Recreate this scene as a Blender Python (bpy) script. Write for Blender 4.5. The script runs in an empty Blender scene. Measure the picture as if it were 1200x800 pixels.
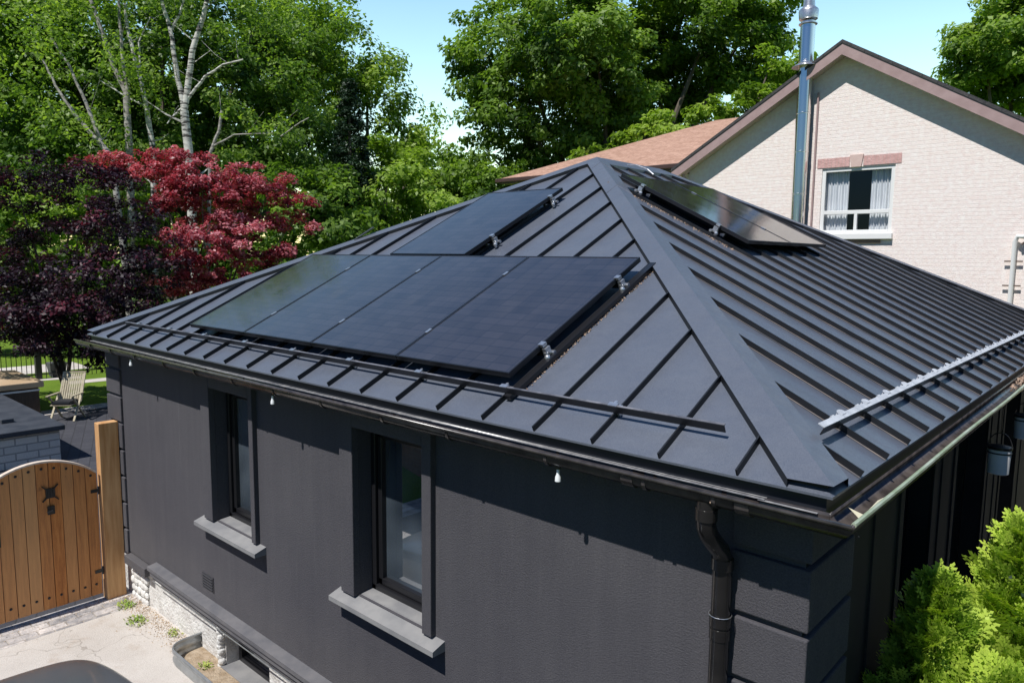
import bpy, bmesh, math, random
import numpy as np
from mathutils import Vector, Matrix

sc = bpy.context.scene
COL = sc.collection
R = math.radians

# ------------------------------------------------------------------ camera
CAM = Vector((1.0017, -3.1975, 1.0146))
YAW, PITCH, ROLL, FPX = R(41.9869), R(6.5725), R(.6209), 851.7
fwd = Vector((-math.sin(YAW)*math.cos(PITCH), math.cos(YAW)*math.cos(PITCH), -math.sin(PITCH)))
rgt = Vector((math.cos(YAW), math.sin(YAW), 0))
upv = rgt.cross(fwd)
r2 = rgt*math.cos(ROLL) + upv*math.sin(ROLL)
u2 = -rgt*math.sin(ROLL) + upv*math.cos(ROLL)
cd = bpy.data.cameras.new('camera'); cam = bpy.data.objects.new('camera', cd); COL.objects.link(cam)
M = Matrix((r2, u2, -fwd)).transposed().to_4x4(); M.translation = CAM
cam.matrix_world = M
cd.sensor_fit = 'HORIZONTAL'; cd.sensor_width = 36; cd.lens = 36*FPX/1200
cd.clip_start = .05; cd.clip_end = 3000
sc.camera = cam

def at(a, b, depth):
    """a point of the site seen in direction (a,b) of a 1200 x 800 survey frame, depth metres away"""
    return CAM + (fwd + r2*((a-600)/FPX) + u2*((400-b)/FPX))*depth

# ------------------------------------------------------------------ light
SUN = Vector((.04, 1, -1.57)).normalized()
w = bpy.data.worlds.new('World'); sc.world = w; w.use_nodes = True
nt = w.node_tree; bg = nt.nodes['Background']
sk = nt.nodes.new('ShaderNodeTexSky'); sk.sky_type = 'NISHITA'; sk.sun_disc = False
sk.sun_elevation = math.asin(-SUN.z); sk.sun_rotation = R(180)
sk.air_density = 2.0; sk.dust_density = .5; sk.ozone_density = 3.0
tcw = nt.nodes.new('ShaderNodeTexCoord'); sxy = nt.nodes.new('ShaderNodeSeparateXYZ'); nt.links.new(tcw.outputs['Generated'], sxy.inputs[0])
rw = nt.nodes.new('ShaderNodeValToRGB'); nt.links.new(sxy.outputs[2], rw.inputs[0])   # summer haze: pale low down, deeper blue overhead
rw.color_ramp.elements[0].position = .0; rw.color_ramp.elements[0].color = (.84, .95, .95, 1)
rw.color_ramp.elements[1].position = .62; rw.color_ramp.elements[1].color = (.20, .27, .36, 1)
mw = nt.nodes.new('ShaderNodeMix'); mw.data_type = 'RGBA'; mw.blend_type = 'MULTIPLY'; mw.inputs[0].default_value = 1
nt.links.new(sk.outputs[0], mw.inputs[6]); nt.links.new(rw.outputs[0], mw.inputs[7])
mw2 = nt.nodes.new('ShaderNodeVectorMath'); mw2.operation = 'SCALE'; mw2.inputs[3].default_value = 2.0
ry = nt.nodes.new('ShaderNodeMapRange'); nt.links.new(sxy.outputs[1], ry.inputs[0])   # sky dimmed and blued to the south, to deepen shadows on the front
ry.inputs[1].default_value = -.6; ry.inputs[2].default_value = .5
rc = nt.nodes.new('ShaderNodeValToRGB'); nt.links.new(ry.outputs[0], rc.inputs[0])
rc.color_ramp.elements[0].color = (.09, .145, .27, 1); rc.color_ramp.elements[1].color = (1, 1, 1, 1)
mw3 = nt.nodes.new('ShaderNodeMix'); mw3.data_type = 'RGBA'; mw3.blend_type = 'MULTIPLY'; mw3.inputs[0].default_value = 1
nt.links.new(mw.outputs[2], mw3.inputs[6]); nt.links.new(rc.outputs[0], mw3.inputs[7]); mw2.inputs[3].default_value = 2.2
nt.links.new(mw3.outputs[2], mw2.inputs[0]); nt.links.new(mw2.outputs[0], bg.inputs[0]); bg.inputs[1].default_value = .15
sd = bpy.data.lights.new('sun', 'SUN'); so = bpy.data.objects.new('sun', sd); COL.objects.link(so)
sd.energy = 5.0; sd.angle = R(.55); sd.color = (1, .975, .94)
so.rotation_euler = SUN.to_track_quat('-Z', 'Y').to_euler()
sc.view_settings.view_transform = 'Standard'; sc.view_settings.look = 'None'; sc.view_settings.exposure = 0
sc.cycles.max_bounces = 8; sc.cycles.transparent_max_bounces = 12
sc.cycles.caustics_reflective = False; sc.cycles.caustics_refractive = False

# ------------------------------------------------------------------ materials
def mat(name, col=(.5,.5,.5), rough=.6, metal=0, spec=.5):
    m = bpy.data.materials.new(name); m.use_nodes = True
    b = m.node_tree.nodes['Principled BSDF']
    b.inputs['Base Color'].default_value = (*col, 1); b.inputs['Roughness'].default_value = rough
    b.inputs['Metallic'].default_value = metal; b.inputs['Specular IOR Level'].default_value = spec
    return m
def P(m): return m.node_tree.nodes['Principled BSDF']
def node(m, t, **k):
    n = m.node_tree.nodes.new(t)
    for a, v in k.items(): setattr(n, a, v)
    return n
def link(m, a, b): m.node_tree.links.new(a, b)
def coords(m, scale=(1,1,1), rot=(0,0,0), kind='Object'):
    tc = node(m, 'ShaderNodeTexCoord'); mp = node(m, 'ShaderNodeMapping')
    mp.inputs['Scale'].default_value = scale; mp.inputs['Rotation'].default_value = rot
    link(m, tc.outputs[kind], mp.inputs[0]); return mp.outputs[0]
def noise(m, vec, scale, detail=4, rough=.55):
    n = node(m, 'ShaderNodeTexNoise'); n.inputs['Scale'].default_value = scale
    n.inputs['Detail'].default_value = detail; n.inputs['Roughness'].default_value = rough
    if vec is not None: link(m, vec, n.inputs['Vector'])
    return n.outputs['Fac']
def ramp(m, fac, stops):
    r = node(m, 'ShaderNodeValToRGB'); cr = r.color_ramp
    while len(cr.elements) < len(stops): cr.elements.new(.5)
    for e, (p, c) in zip(cr.elements, stops):
        e.position = p; e.color = (*c, 1) if len(c) == 3 else c
    link(m, fac, r.inputs[0]); return r.outputs[0]
def bump(m, h, strength, dist=.01):
    b = node(m, 'ShaderNodeBump'); b.inputs['Strength'].default_value = strength; b.inputs['Distance'].default_value = dist
    link(m, h, b.inputs['Height']); link(m, b.outputs[0], P(m).inputs['Normal']); return b
def mixc(m, f, a, b, mode='MIX'):
    x = node(m, 'ShaderNodeMix', data_type='RGBA', blend_type=mode)
    for s, v in ((0, f), (6, a), (7, b)):
        if isinstance(v, (int, float)): x.inputs[s].default_value = v
        elif isinstance(v, tuple): x.inputs[s].default_value = (*v, 1)
        else: link(m, v, x.inputs[s])
    return x.outputs[2]
def mottled(name, c1, c2, scale, rough=.8, bs=0, bscale=80, bdist=.01, spec=.4, metal=0, detail=5, stretch=(1,1,1), lo=.35, hi=.65):
    m = mat(name, c1, rough, metal, spec); v = coords(m, stretch)
    link(m, ramp(m, noise(m, v, scale, detail), [(lo, c1), (hi, c2)]), P(m).inputs['Base Color'])
    if bs: bump(m, noise(m, v, bscale, 3), bs, bdist)
    return m

# standing seam metal: painted steel with a fine textured coat and soft weathering
def roof_metal():
    m = mat('painted_roof_steel', (.07,.08,.1), .46, 0, .55); v = coords(m)
    big = noise(m, v, 1.3, 8, .72); fine = noise(m, v, 170, 3, .8); mid = noise(m, v, 22, 4)
    c = ramp(m, big, [(.3, (.066,.080,.112)), (.7, (.112,.128,.160))])
    c = mixc(m, .45, c, ramp(m, fine, [(.3, (.045,.052,.07)), (.72, (.19,.20,.23))]))
    spots = ramp(m, noise(m, v, 7, 10, .8), [(.64, (0,0,0)), (.74, (.8,)*3)])
    c = mixc(m, spots, c, (.16,.16,.155))
    link(m, c, P(m).inputs['Base Color'])
    rr = ramp(m, mid, [(.3, (.34,)*3), (.7, (.47,)*3)]); link(m, rr, P(m).inputs['Roughness'])
    b1 = bump(m, fine, .16, .003)
    b2 = node(m, 'ShaderNodeBump'); b2.inputs['Strength'].default_value = .8; b2.inputs['Distance'].default_value = .03
    link(m, noise(m, coords(m, (1,1,1)), 2.6, 2), b2.inputs['Height']); link(m, b2.outputs[0], b1.inputs['Normal']); return m
M_ROOF = roof_metal()
M_SEAM = mottled('shaded_seam_steel', (.008,.009,.012), (.014,.016,.02), 6, .5, spec=.35)  # near-black: shaded sides of seams and cap skirts are put into colour
M_FOOT = mottled('seam_foot_sunlit', (.26,.22,.20), (.10,.10,.11), 5, .6)  # paler foot strip: the sunlit line at each seam base, put in colour
M_FASC = mat('dark_fascia_steel', (.012,.014,.02), .5)
M_FLANGE = mottled('pale_drip_flange', (.16,.165,.18), (.38,.38,.38), 14, .45)  # pale mottled strip below the eave edge
def stucco():
    m = mat('dark_stucco', (.06,.062,.07), .93, 0, .25); v = coords(m)
    c = ramp(m, noise(m, v, .9, 6, .6), [(.3, (.066,.063,.073)), (.7, (.104,.099,.107))])
    v2 = coords(m, (5, 5, .35)); c = mixc(m, .26, c, ramp(m, noise(m, v2, 2.2, 5), [(.35, (.052,.050,.06)), (.7, (.11,.105,.112))]))
    g = noise(m, v, 95, 4, .75)
    c = mixc(m, .42, c, ramp(m, g, [(.3, (.035,.034,.042)), (.75, (.15,.145,.155))]))
    sp = node(m, 'ShaderNodeSeparateXYZ'); link(m, v, sp.inputs[0]); mr = node(m, 'ShaderNodeMapRange'); link(m, sp.outputs[2], mr.inputs[0])
    mr.inputs[1].default_value = 1.25; mr.inputs[2].default_value = .62; mr.inputs[3].default_value = 0; mr.inputs[4].default_value = .5   # splash dust low on the wall
    sm = node(m, 'ShaderNodeMath', operation='MULTIPLY'); link(m, mr.outputs[0], sm.inputs[0]); link(m, noise(m, v, 4, 6, .7), sm.inputs[1])
    c = mixc(m, sm.outputs[0], c, (.17,.16,.155))
    st_ = ramp(m, noise(m, coords(m, (3.2,3.2,.22)), 3.1, 7, .7), [(.60, (0,0,0)), (.75, (.5,)*3)]); c = mixc(m, st_, c, (.125,.12,.125))
    link(m, c, P(m).inputs['Base Color']); bump(m, g, .8, .009); return m
M_STUCCO = stucco()
M_SIDE = mottled('side_wall_shade_tone', (.012,.012,.013), (.02,.02,.021), 3, .8)  # near-black: the side wall's shade is put into its base colour
M_TRIM = mottled('dark_smooth_trim', (.11,.11,.12), (.155,.15,.155), 5, .85, .25, 120, .003)
M_SILL = mottled('grey_sill_render', (.19,.19,.195), (.27,.265,.26), 4, .85, .3, 120, .003)
M_GUTTER = mottled('glossy_brown_gutter', (.03,.025,.024), (.085,.072,.066), 9, .25, .08, 30, .003, spec=.7)
M_GUTRIM = mottled('pale_gutter_rim', (.42,.47,.38), (.2,.27,.13), 3, .4, stretch=(1,1,1))  # pale green mottled lip, on the right gutter only
M_PIPE = mottled('black_downpipe_paint', (.012,.011,.011), (.022,.02,.019), 5, .17, spec=.7)
M_BLACK = mat('black_frame_paint', (.012,.012,.014), .35)
M_WHITE = mottled('rough_white_paint', (.78,.77,.74), (.6,.58,.55), 7, .85, .7, 28, .03)
M_BRIGHT = mat('bright_bulb_white', (.82,.84,.86), .3)
M_ALU = mottled('mill_aluminium', (.72,.73,.74), (.5,.5,.52), 30, .32, metal=.85)
M_GUARDTOP = mottled('sunlit_guard_top', (.56,.58,.61), (.40,.42,.45), 14, .6)  # top kept pale: its sunlight is put into the colour
M_GUARD = mat('painted_snow_guard', (.012,.012,.016), .35); M_GFLANGE = mottled('mottled_guard_flange', (.06,.062,.075), (.2,.2,.22), 8, .4)  # front flange mottled, paler than the fin
def glass_dark():
    m = mat('dark_window_glass', (.012,.016,.022), .015, 0, .9)
    v = coords(m); g = noise(m, v, 1.1, 2)
    link(m, ramp(m, g, [(.35, (.015,.022,.032)), (.65, (.10,.125,.15))]), P(m).inputs['Base Color'])  # pale patches: reflections and a hint of curtain put into the base colour
    P(m).inputs['Coat Weight'].default_value = 1; P(m).inputs['Coat IOR'].default_value = 2.1; P(m).inputs['Coat Roughness'].default_value = .01; P(m).inputs['IOR'].default_value = 1.8
    return m
M_GLASS = glass_dark()
def clear_glass():
    m = mat('clear_window_glass', (1,1,1), .01); n = m.node_tree.nodes; out = n['Material Output']
    t = node(m, 'ShaderNodeBsdfTransparent'); g = node(m, 'ShaderNodeBsdfGlossy'); g.inputs['Roughness'].default_value = .01
    f = node(m, 'ShaderNodeFresnel'); f.inputs[0].default_value = 1.6; x = node(m, 'ShaderNodeMixShader')
    link(m, f.outputs[0], x.inputs[0]); link(m, t.outputs[0], x.inputs[1]); link(m, g.outputs[0], x.inputs[2]); link(m, x.outputs[0], out.inputs[0])
    return m
M_CLEAR = clear_glass()
def pv_glass():
    # local x across (1.157 m), y up the slope (1.709 m)
    m = mat('black_solar_cells', (.01,.011,.018), .07, 0, .6)
    v = coords(m); sep = node(m, 'ShaderNodeSeparateXYZ'); link(m, v, sep.inputs[0])
    def lines(sock, pitch, width):
        a = node(m, 'ShaderNodeMath', operation='DIVIDE'); link(m, sock, a.inputs[0]); a.inputs[1].default_value = pitch
        b = node(m, 'ShaderNodeMath', operation='FRACT'); link(m, a.outputs[0], b.inputs[0])
        c = node(m, 'ShaderNodeMath', operation='LESS_THAN'); link(m, b.outputs[0], c.inputs[0]); c.inputs[1].default_value = width
        return c.outputs[0]
    lx = lines(sep.outputs[0], 1.11/6, .022); ly = lines(sep.outputs[1], 1.66/18, .035)
    mx = node(m, 'ShaderNodeMath', operation='MAXIMUM'); link(m, lx, mx.inputs[0]); link(m, ly, mx.inputs[1])
    vc = coords(m, (6/1.11, 18/1.66, 1)); wn = node(m, 'ShaderNodeTexWhiteNoise', noise_dimensions='2D')
    fl = node(m, 'ShaderNodeVectorMath', operation='FLOOR'); link(m, vc, fl.inputs[0]); link(m, fl.outputs[0], wn.inputs['Vector'])
    base = ramp(m, wn.outputs['Value'], [(0, (.015,.013,.016)), (1, (.027,.024,.029))])
    dust = noise(m, coords(m, (1.5, .6, 1)), 3, 5)
    base = mixc(m, ramp(m, dust, [(.3, (.02,)*3), (.8, (.13,)*3)]), base, (.20,.165,.14))  # brown veil: dust, plus reflected trees put into its colour
    bus = lines(sep.outputs[1], 1.66/180, .22); base = mixc(m, .22, base, mixc(m, bus, base, (.10,.10,.115)))
    c = mixc(m, mx.outputs[0], base, (.006,.006,.01)); link(m, c, P(m).inputs['Base Color'])
    link(m, ramp(m, dust, [(.3, (.07,)*3), (.75, (.13,)*3)]), P(m).inputs['Roughness'])
    P(m).inputs['IOR'].default_value = 1.85; P(m).inputs['Specular IOR Level'].default_value = .7
    return m
M_PV = pv_glass()
M_PVFRAME = mat('black_anodised_frame', (.02,.02,.024), .3, .3)
def brick(name, c1, c2, mortar, axis=None, sx=4.2, bw=.5, rh=.17, bs=.6, rot=(R(90),0,0), scale=1, msize=.012, rough=.9, mix2=None):
    m = mat(name, c1, rough, 0, .3); v = coords(m, (scale,)*3, rot)
    if axis == 'X':
        v = coords(m); sp = node(m, 'ShaderNodeSeparateXYZ'); cb = node(m, 'ShaderNodeCombineXYZ'); link(m, v, sp.inputs[0]); link(m, sp.outputs[1], cb.inputs[0]); link(m, sp.outputs[2], cb.inputs[1]); v = cb.outputs[0]
    b = node(m, 'ShaderNodeTexBrick'); link(m, v, b.inputs[0])
    b.inputs['Color1'].default_value = (*c1,1); b.inputs['Color2'].default_value = (*c2,1); b.inputs['Mortar'].default_value = (*mortar,1)
    b.inputs['Scale'].default_value = 1; b.inputs['Brick Width'].default_value = bw; b.inputs['Row Height'].default_value = rh
    b.inputs['Mortar Size'].default_value = msize; b.inputs['Mortar Smooth'].default_value = .3
    v2 = coords(m); nz = noise(m, v2, 11, 5)
    c = mixc(m, .5, b.outputs['Color'], ramp(m, nz, [(.3, tuple(x*.84 for x in c1)), (.7, tuple(min(.95, x*1.1) for x in c2))]))
    link(m, c, P(m).inputs['Base Color'])
    mm = node(m, 'ShaderNodeMath', operation='SUBTRACT'); link(m, noise(m, v2, 35, 4), mm.inputs[0]); link(m, b.outputs['Fac'], mm.inputs[1])
    bump(m, mm.outputs[0], bs, .02); return m
M_PBRICK = brick('pale_pink_brick', (.93,.78,.72), (.96,.85,.80), (.93,.82,.77), bw=.25, rh=.083, msize=.006, bs=.45)
M_RBRICK = brick('red_brick', (.58,.34,.31), (.70,.44,.41), (.66,.52,.48), bw=.08, rh=.3, msize=.006)
M_DBRICK = brick('brown_brick', (.20,.12,.085), (.28,.17,.12), (.24,.2,.17), bw=.23, rh=.08, msize=.008)
M_STONE = brick('split_limestone', (.80,.74,.67), (.58,.55,.51), (.13,.13,.13), axis='X', bw=.36, rh=.14, msize=.014)
M_COBBLE = brick('mixed_cobbles', (.80,.73,.68), (.10,.11,.13), (.36,.31,.25), bw=.30, rh=.14, msize=.01, rot=(0,0,R(90)))
M_PAVER = brick('dark_pavers', (.075,.075,.085), (.045,.045,.055), (.03,.03,.03), bw=.3, rh=.2, msize=.008, rot=(0,0,R(20)))
def shingle(name, c1, c2, rot=(0,0,0)):
    return brick(name, c1, c2, tuple(x*.55 for x in c1), bw=.3, rh=.14, msize=.006, rot=rot, bs=.7)
M_SHING = shingle('red_brown_shingles', (.34,.19,.13), (.56,.35,.26))
M_DSHING = shingle('dark_shingles', (.05,.05,.055), (.08,.075,.075))
M_MAUVE = mottled('mauve_fascia', (.36,.25,.24), (.42,.30,.29), 5, .5)
M_SOFF = mat('beige_soffit', (.52,.42,.36), .7)
M_BROWN = mat('dark_brown_gutter', (.07,.04,.035), .35)
M_VINYL = mat('white_vinyl', (.82,.82,.8), .4)
M_CURT = mottled('sheer_curtain', (.80,.82,.84), (.6,.64,.68), 6, .9, stretch=(9,1,.4))
M_ROOM = mat('dark_room', (.02,.02,.022), .9)
def driveway():
    m = mat('pale_concrete', (.5,.48,.45), .95, 0, .25); v = coords(m)
    c = ramp(m, noise(m, v, 1.2, 8, .65), [(.3, (.50,.45,.395)), (.7, (.66,.61,.55))])
    c = mixc(m, ramp(m, noise(m, v, 2.6, 6, .7), [(.55, (0,0,0)), (.68, (.55,)*3)]), c, (.40,.31,.23))
    c = mixc(m, .25, c, ramp(m, noise(m, v, 130, 3), [(.3, (.22,.2,.19)), (.7, (.75,.72,.7))]))
    link(m, c, P(m).inputs['Base Color']); cr = node(m, 'ShaderNodeTexVoronoi', feature='DISTANCE_TO_EDGE'); cr.inputs['Scale'].default_value = .55
    wv = node(m, 'ShaderNodeVectorMath', operation='ADD'); link(m, v, wv.inputs[0]); nn = node(m, 'ShaderNodeTexNoise'); nn.inputs['Scale'].default_value = 3; link(m, v, nn.inputs['Vector']); link(m, nn.outputs['Color'], wv.inputs[1]); link(m, wv.outputs[0], cr.inputs['Vector'])
    c2 = mixc(m, ramp(m, cr.outputs['Distance'], [(.0, (.6,)*3), (.008, (0,0,0))]), c, (.2,.17,.14)); link(m, c2, P(m).inputs['Base Color'])
    bump(m, noise(m, v, 90, 4), .5, .01); return m
M_DRIVE = driveway()
def lawn_mat():
    m = mat('lawn', (.1,.2,.03), .95, 0, .15); v = coords(m)
    c = ramp(m, noise(m, v, 1.1, 7, .7), [(.3, (.12,.22,.018)), (.6, (.20,.32,.03)), (.8, (.26,.36,.05))])
    c = mixc(m, .4, c, ramp(m, noise(m, v, 40, 4), [(.35, (.05,.11,.01)), (.7, (.3,.42,.06))]))
    link(m, c, P(m).inputs['Base Color']); bump(m, noise(m, v, 60, 4), 1, .05); return m
M_LAWN = lawn_mat()
def wood():
    m = mat('stained_cedar', (.4,.2,.08), .6, 0, .35); v = coords(m, (1, 1, .07)); oi = node(m, 'ShaderNodeAttribute'); oi.attribute_name = 'tone'
    n1 = noise(m, v, 34, 8, .75)
    c = ramp(m, n1, [(.3, (.27,.085,.022)), (.52, (.52,.195,.05)), (.75, (.66,.31,.10))])
    c = mixc(m, ramp(m, oi.outputs['Fac'], [(0, (0,0,0)), (1, (.55,)*3)]), c, (.66,.40,.19))
    kn = noise(m, coords(m, (1,1,.6)), 9, 3); c = mixc(m, ramp(m, kn, [(.70, (0,0,0)), (.76, (.7,)*3)]), c, (.12,.05,.02))
    link(m, c, P(m).inputs['Base Color']); bump(m, n1, .3, .004); return m
M_WOOD = wood()
M_POST = mottled('raw_cedar_post', (.52,.26,.10), (.70,.42,.20), 20, .7, .3, 30, .004, stretch=(1,1,.08))
M_IRON = mat('black_iron', (.015,.015,.017), .45)
M_CAR = mottled('dark_car_paint', (.085,.095,.105), (.10,.11,.12), 2, .3, spec=.7)
P(M_CAR).inputs['Coat Weight'].default_value = .6; P(M_CAR).inputs['Coat Roughness'].default_value = .1
M_TYRE = mat('tyre_rubber', (.02,.02,.02), .9)
M_CHROME = mat('polished_steel', (.80,.78,.76), .2, 1)
M_LIGHTG = mat('lamp_lens', (.6,.62,.65), .05, .2)
M_CORR = mottled('galvanised_well', (.42,.44,.45), (.3,.32,.33), 8, .35, metal=.6)
M_SOIL = mottled('dry_soil', (.30,.22,.14), (.45,.36,.26), 9, .95, .8, 30, .03)
M_SLATE = mottled('dark_slate_cap', (.035,.04,.05), (.06,.065,.075), 3, .6, .3, 30, .01)
M_TANC = mottled('tan_vinyl_cover', (.50,.36,.22), (.58,.43,.28), 2, .5, .2, 8, .02)
M_TUB = mottled('brown_tub_cabinet', (.05,.035,.025), (.08,.055,.04), 8, .6, stretch=(6,6,.4))
M_TEAK = mottled('bleached_teak', (.52,.46,.33), (.40,.34,.23), 12, .7)
M_CUSH = mat('black_cushion', (.015,.016,.02), .8)
M_LANT = mottled('frosted_lantern', (.93,.92,.90), (.85,.84,.83), 5, .5)
M_LITTER = mottled('dry_leaf_bits', (.20,.13,.09), (.45,.33,.25), 40, .9)
M_POTM = mat('grey_planter', (.09,.09,.10), .7)
M_VENT = mat('vent_grille_paint', (.05,.05,.056), .6)

def leafmat(name, stops, trans=.35, tcol=None, rough=.5, spec=.35):
    """leaf shader: colour by the per-leaf 'tone' attribute"""
    m = mat(name, stops[0][1], rough, 0, spec)
    a = node(m, 'ShaderNodeAttribute'); a.attribute_name = 'tone'
    c = ramp(m, a.outputs['Fac'], stops); link(m, c, P(m).inputs['Base Color'])
    t = node(m, 'ShaderNodeBsdfTranslucent'); x = node(m, 'ShaderNodeMixShader'); x.inputs[0].default_value = trans
    link(m, mixc(m, 1.0, c, tcol or (1.5,1.7,.7), 'MULTIPLY'), t.inputs[0])
    link(m, P(m).outputs[0], x.inputs[1]); link(m, t.outputs[0], x.inputs[2])
    link(m, x.outputs[0], m.node_tree.nodes['Material Output'].inputs[0]); return m
L_DARK = leafmat('deep_green_leaf', [(0, (0.039, 0.084, 0.014)), (0.5, (0.111, 0.196, 0.03)), (1, (0.243, 0.354, 0.055))], 0.4)
L_MID = leafmat('green_leaf', [(0, (0.068, 0.13, 0.019)), (0.5, (0.164, 0.26, 0.036)), (1, (0.328, 0.439, 0.073))], 0.4)
L_LIGHT = leafmat('yellow_green_leaf', [(0, (0.084, 0.15, 0.019)), (0.5, (0.196, 0.3, 0.037)), (1, (0.364, 0.475, 0.088))], 0.4)
L_CON = leafmat('spruce_needle', [(0, (.008,.025,.012)), (1, (.03,.065,.03))], .15)
L_RED = leafmat('crimson_leaf', [(0, (.09,.010,.018)), (.5, (.33,.045,.065)), (1, (.66,.28,.31))], .35, (1.5,.7,.75), .42, .5)
L_PURP = leafmat('dark_purple_leaf', [(0, (.010,.006,.012)), (.55, (.026,.010,.020)), (.8, (.07,.016,.03)), (1, (.16,.03,.05))], .25, (1.6,.7,.9))  # dark purple variety, with the left maple's shade put into its leaves
L_CEDAR = leafmat('cedar_frond', [(0, (.04,.09,.01)), (.45, (.19,.32,.025)), (1, (.50,.63,.09))], .3, (1.4,1.5,.6), .55, .3)
M_BARK = mottled('grey_brown_bark', (.07,.055,.045), (.15,.125,.10), 6, .9, .6, 20, .03, stretch=(1,1,.2))
def birch():
    m = mat('white_birch_bark', (.6,.58,.54), .7, 0, .3)
    c = ramp(m, noise(m, coords(m, (.8,.8,5)), 2.2, 6, .7), [(.42, (.05,.045,.04)), (.50, (.50,.48,.44)), (.8, (.72,.70,.66))])
    link(m, c, P(m).inputs['Base Color']); return m
M_BIRCH = birch(); M_BIRCH2 = mottled('grey_birch_bark', (.14,.125,.11), (.42,.39,.36), 5, .8, stretch=(.8,.8,3))

# ------------------------------------------------------------------ mesh helpers
def q(bm, *pts):
    return bm.faces.new([bm.verts.new(p) for p in pts])
def box(bm, x0, x1, y0, y1, z0, z1, bev=0):
    r = bmesh.ops.create_cube(bm, size=1)['verts']
    for v in r:
        v.co = Vector((x0+(v.co.x+.5)*(x1-x0), y0+(v.co.y+.5)*(y1-y0), z0+(v.co.z+.5)*(z1-z0)))
    if bev:
        es = list({e for v in r for e in v.link_edges})
        bmesh.ops.bevel(bm, geom=es, offset=bev, segments=2, affect='EDGES')
def bar(bm, a, b, w, h, up=(0,0,1)):
    """box beam from a to b, w wide, h high"""
    a, b = Vector(a), Vector(b); d = (b-a).normalized(); s = d.cross(Vector(up)).normalized(); u = s.cross(d)
    P0 = [a+s*i*w/2+u*j*h/2 for i, j in ((-1,-1),(1,-1),(1,1),(-1,1))]; P1 = [p+(b-a) for p in P0]
    v = [bm.verts.new(p) for p in P0+P1]
    for f in ((3,2,1,0),(4,5,6,7),(0,1,5,4),(1,2,6,5),(2,3,7,6),(3,0,4,7)): bm.faces.new([v[i] for i in f])
def tube(bm, pts, rad, n=8, cap=True):
    pts = [Vector(p) for p in pts]
    if not hasattr(rad, '__len__'): rad = [rad]*len(pts)
    rings = []; ref = None
    for i, p in enumerate(pts):
        d = (pts[min(i+1, len(pts)-1)]-pts[max(i-1, 0)]).normalized()
        if ref is None: ref = Vector((0,0,1)) if abs(d.z) < .9 else Vector((1,0,0))
        s = d.cross(ref).normalized(); u = s.cross(d).normalized(); ref = u
        rings.append([bm.verts.new(p+(s*math.cos(t)+u*math.sin(t))*rad[i]) for t in [2*math.pi*k/n for k in range(n)]])
    for a, b in zip(rings, rings[1:]):
        for k in range(n): bm.faces.new((a[k], a[(k+1)%n], b[(k+1)%n], b[k]))
    if cap: bm.faces.new(rings[0][::-1]); bm.faces.new(rings[-1])
def lathe(bm, c, prof, n=24):
    rings = [[bm.verts.new((c[0]+r*math.cos(2*math.pi*k/n), c[1]+r*math.sin(2*math.pi*k/n), c[2]+z)) for k in range(n)] for r, z in prof]
    for a, b in zip(rings, rings[1:]):
        for k in range(n): bm.faces.new((a[k], a[(k+1)%n], b[(k+1)%n], b[k]))
    if prof[0][0] > 1e-4: bm.faces.new(rings[0][::-1])
    if prof[-1][0] > 1e-4: bm.faces.new(rings[-1])
def sweep(bm, prof, path, closed=False):
    """profile points (a,b) placed by a function path(i)->f(a,b)"""
    rows = [[bm.verts.new(f(a, b)) for a, b in prof] for f in path]
    for r0, r1 in zip(rows, rows[1:]):
        for k in range(len(prof)-(0 if closed else 1)):
            j = (k+1) % len(prof); bm.faces.new((r0[k], r0[j], r1[j], r1[k]))
def obj(name, bm, m, parent=None, smooth=False, bevel=0):
    me = bpy.data.meshes.new(name)
    bmesh.ops.recalc_face_normals(bm, faces=bm.faces)
    bm.to_mesh(me); bm.free()
    if smooth:
        me.polygons.foreach_set('use_smooth', [True]*len(me.polygons))
    o = bpy.data.objects.new(name, me); COL.objects.link(o)
    for mm in (m if isinstance(m, (list, tuple)) else [m]): me.materials.append(mm)
    if parent:
        o.parent = parent; o.matrix_parent_inverse = Matrix.Identity(4)
        pw = root_loc(parent)
        for v in me.vertices: v.co -= pw
    if bevel:
        md = o.modifiers.new('bevel', 'BEVEL'); md.width = bevel; md.segments = 2; md.limit_method = 'ANGLE'
    if smooth and hasattr(me, 'set_sharp_from_angle'): me.set_sharp_from_angle(angle=R(40))
    return o
def root_loc(o):
    v = Vector(o.location)
    while o.parent: o = o.parent; v += Vector(o.location)
    return v
def tag(o, label, cat, group=None, kind=None):
    if label: o['label'] = label
    if cat: o['category'] = cat
    if group: o['group'] = group
    if kind: o['kind'] = kind
    return o
def thing(name, loc, label, cat, group=None, rz=0):
    o = bpy.data.objects.new(name, None); COL.objects.link(o); o.location = loc; o.rotation_euler[2] = rz
    o.empty_display_size = .2
    return tag(o, label, cat, group)
def B(): return bmesh.new()
def struct(name, bm, m, parent=None):
    o = obj(name, bm, m, parent); o['kind'] = 'structure'; return o
def copy_thing(o):
    def cp(x, par):
        c = x.copy(); COL.objects.link(c)
        if par: c.parent = par
        for ch in [k for k in bpy.data.objects if k.parent == x and k != c]: cp(ch, c)
        return c
    return cp(o, None)

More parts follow.
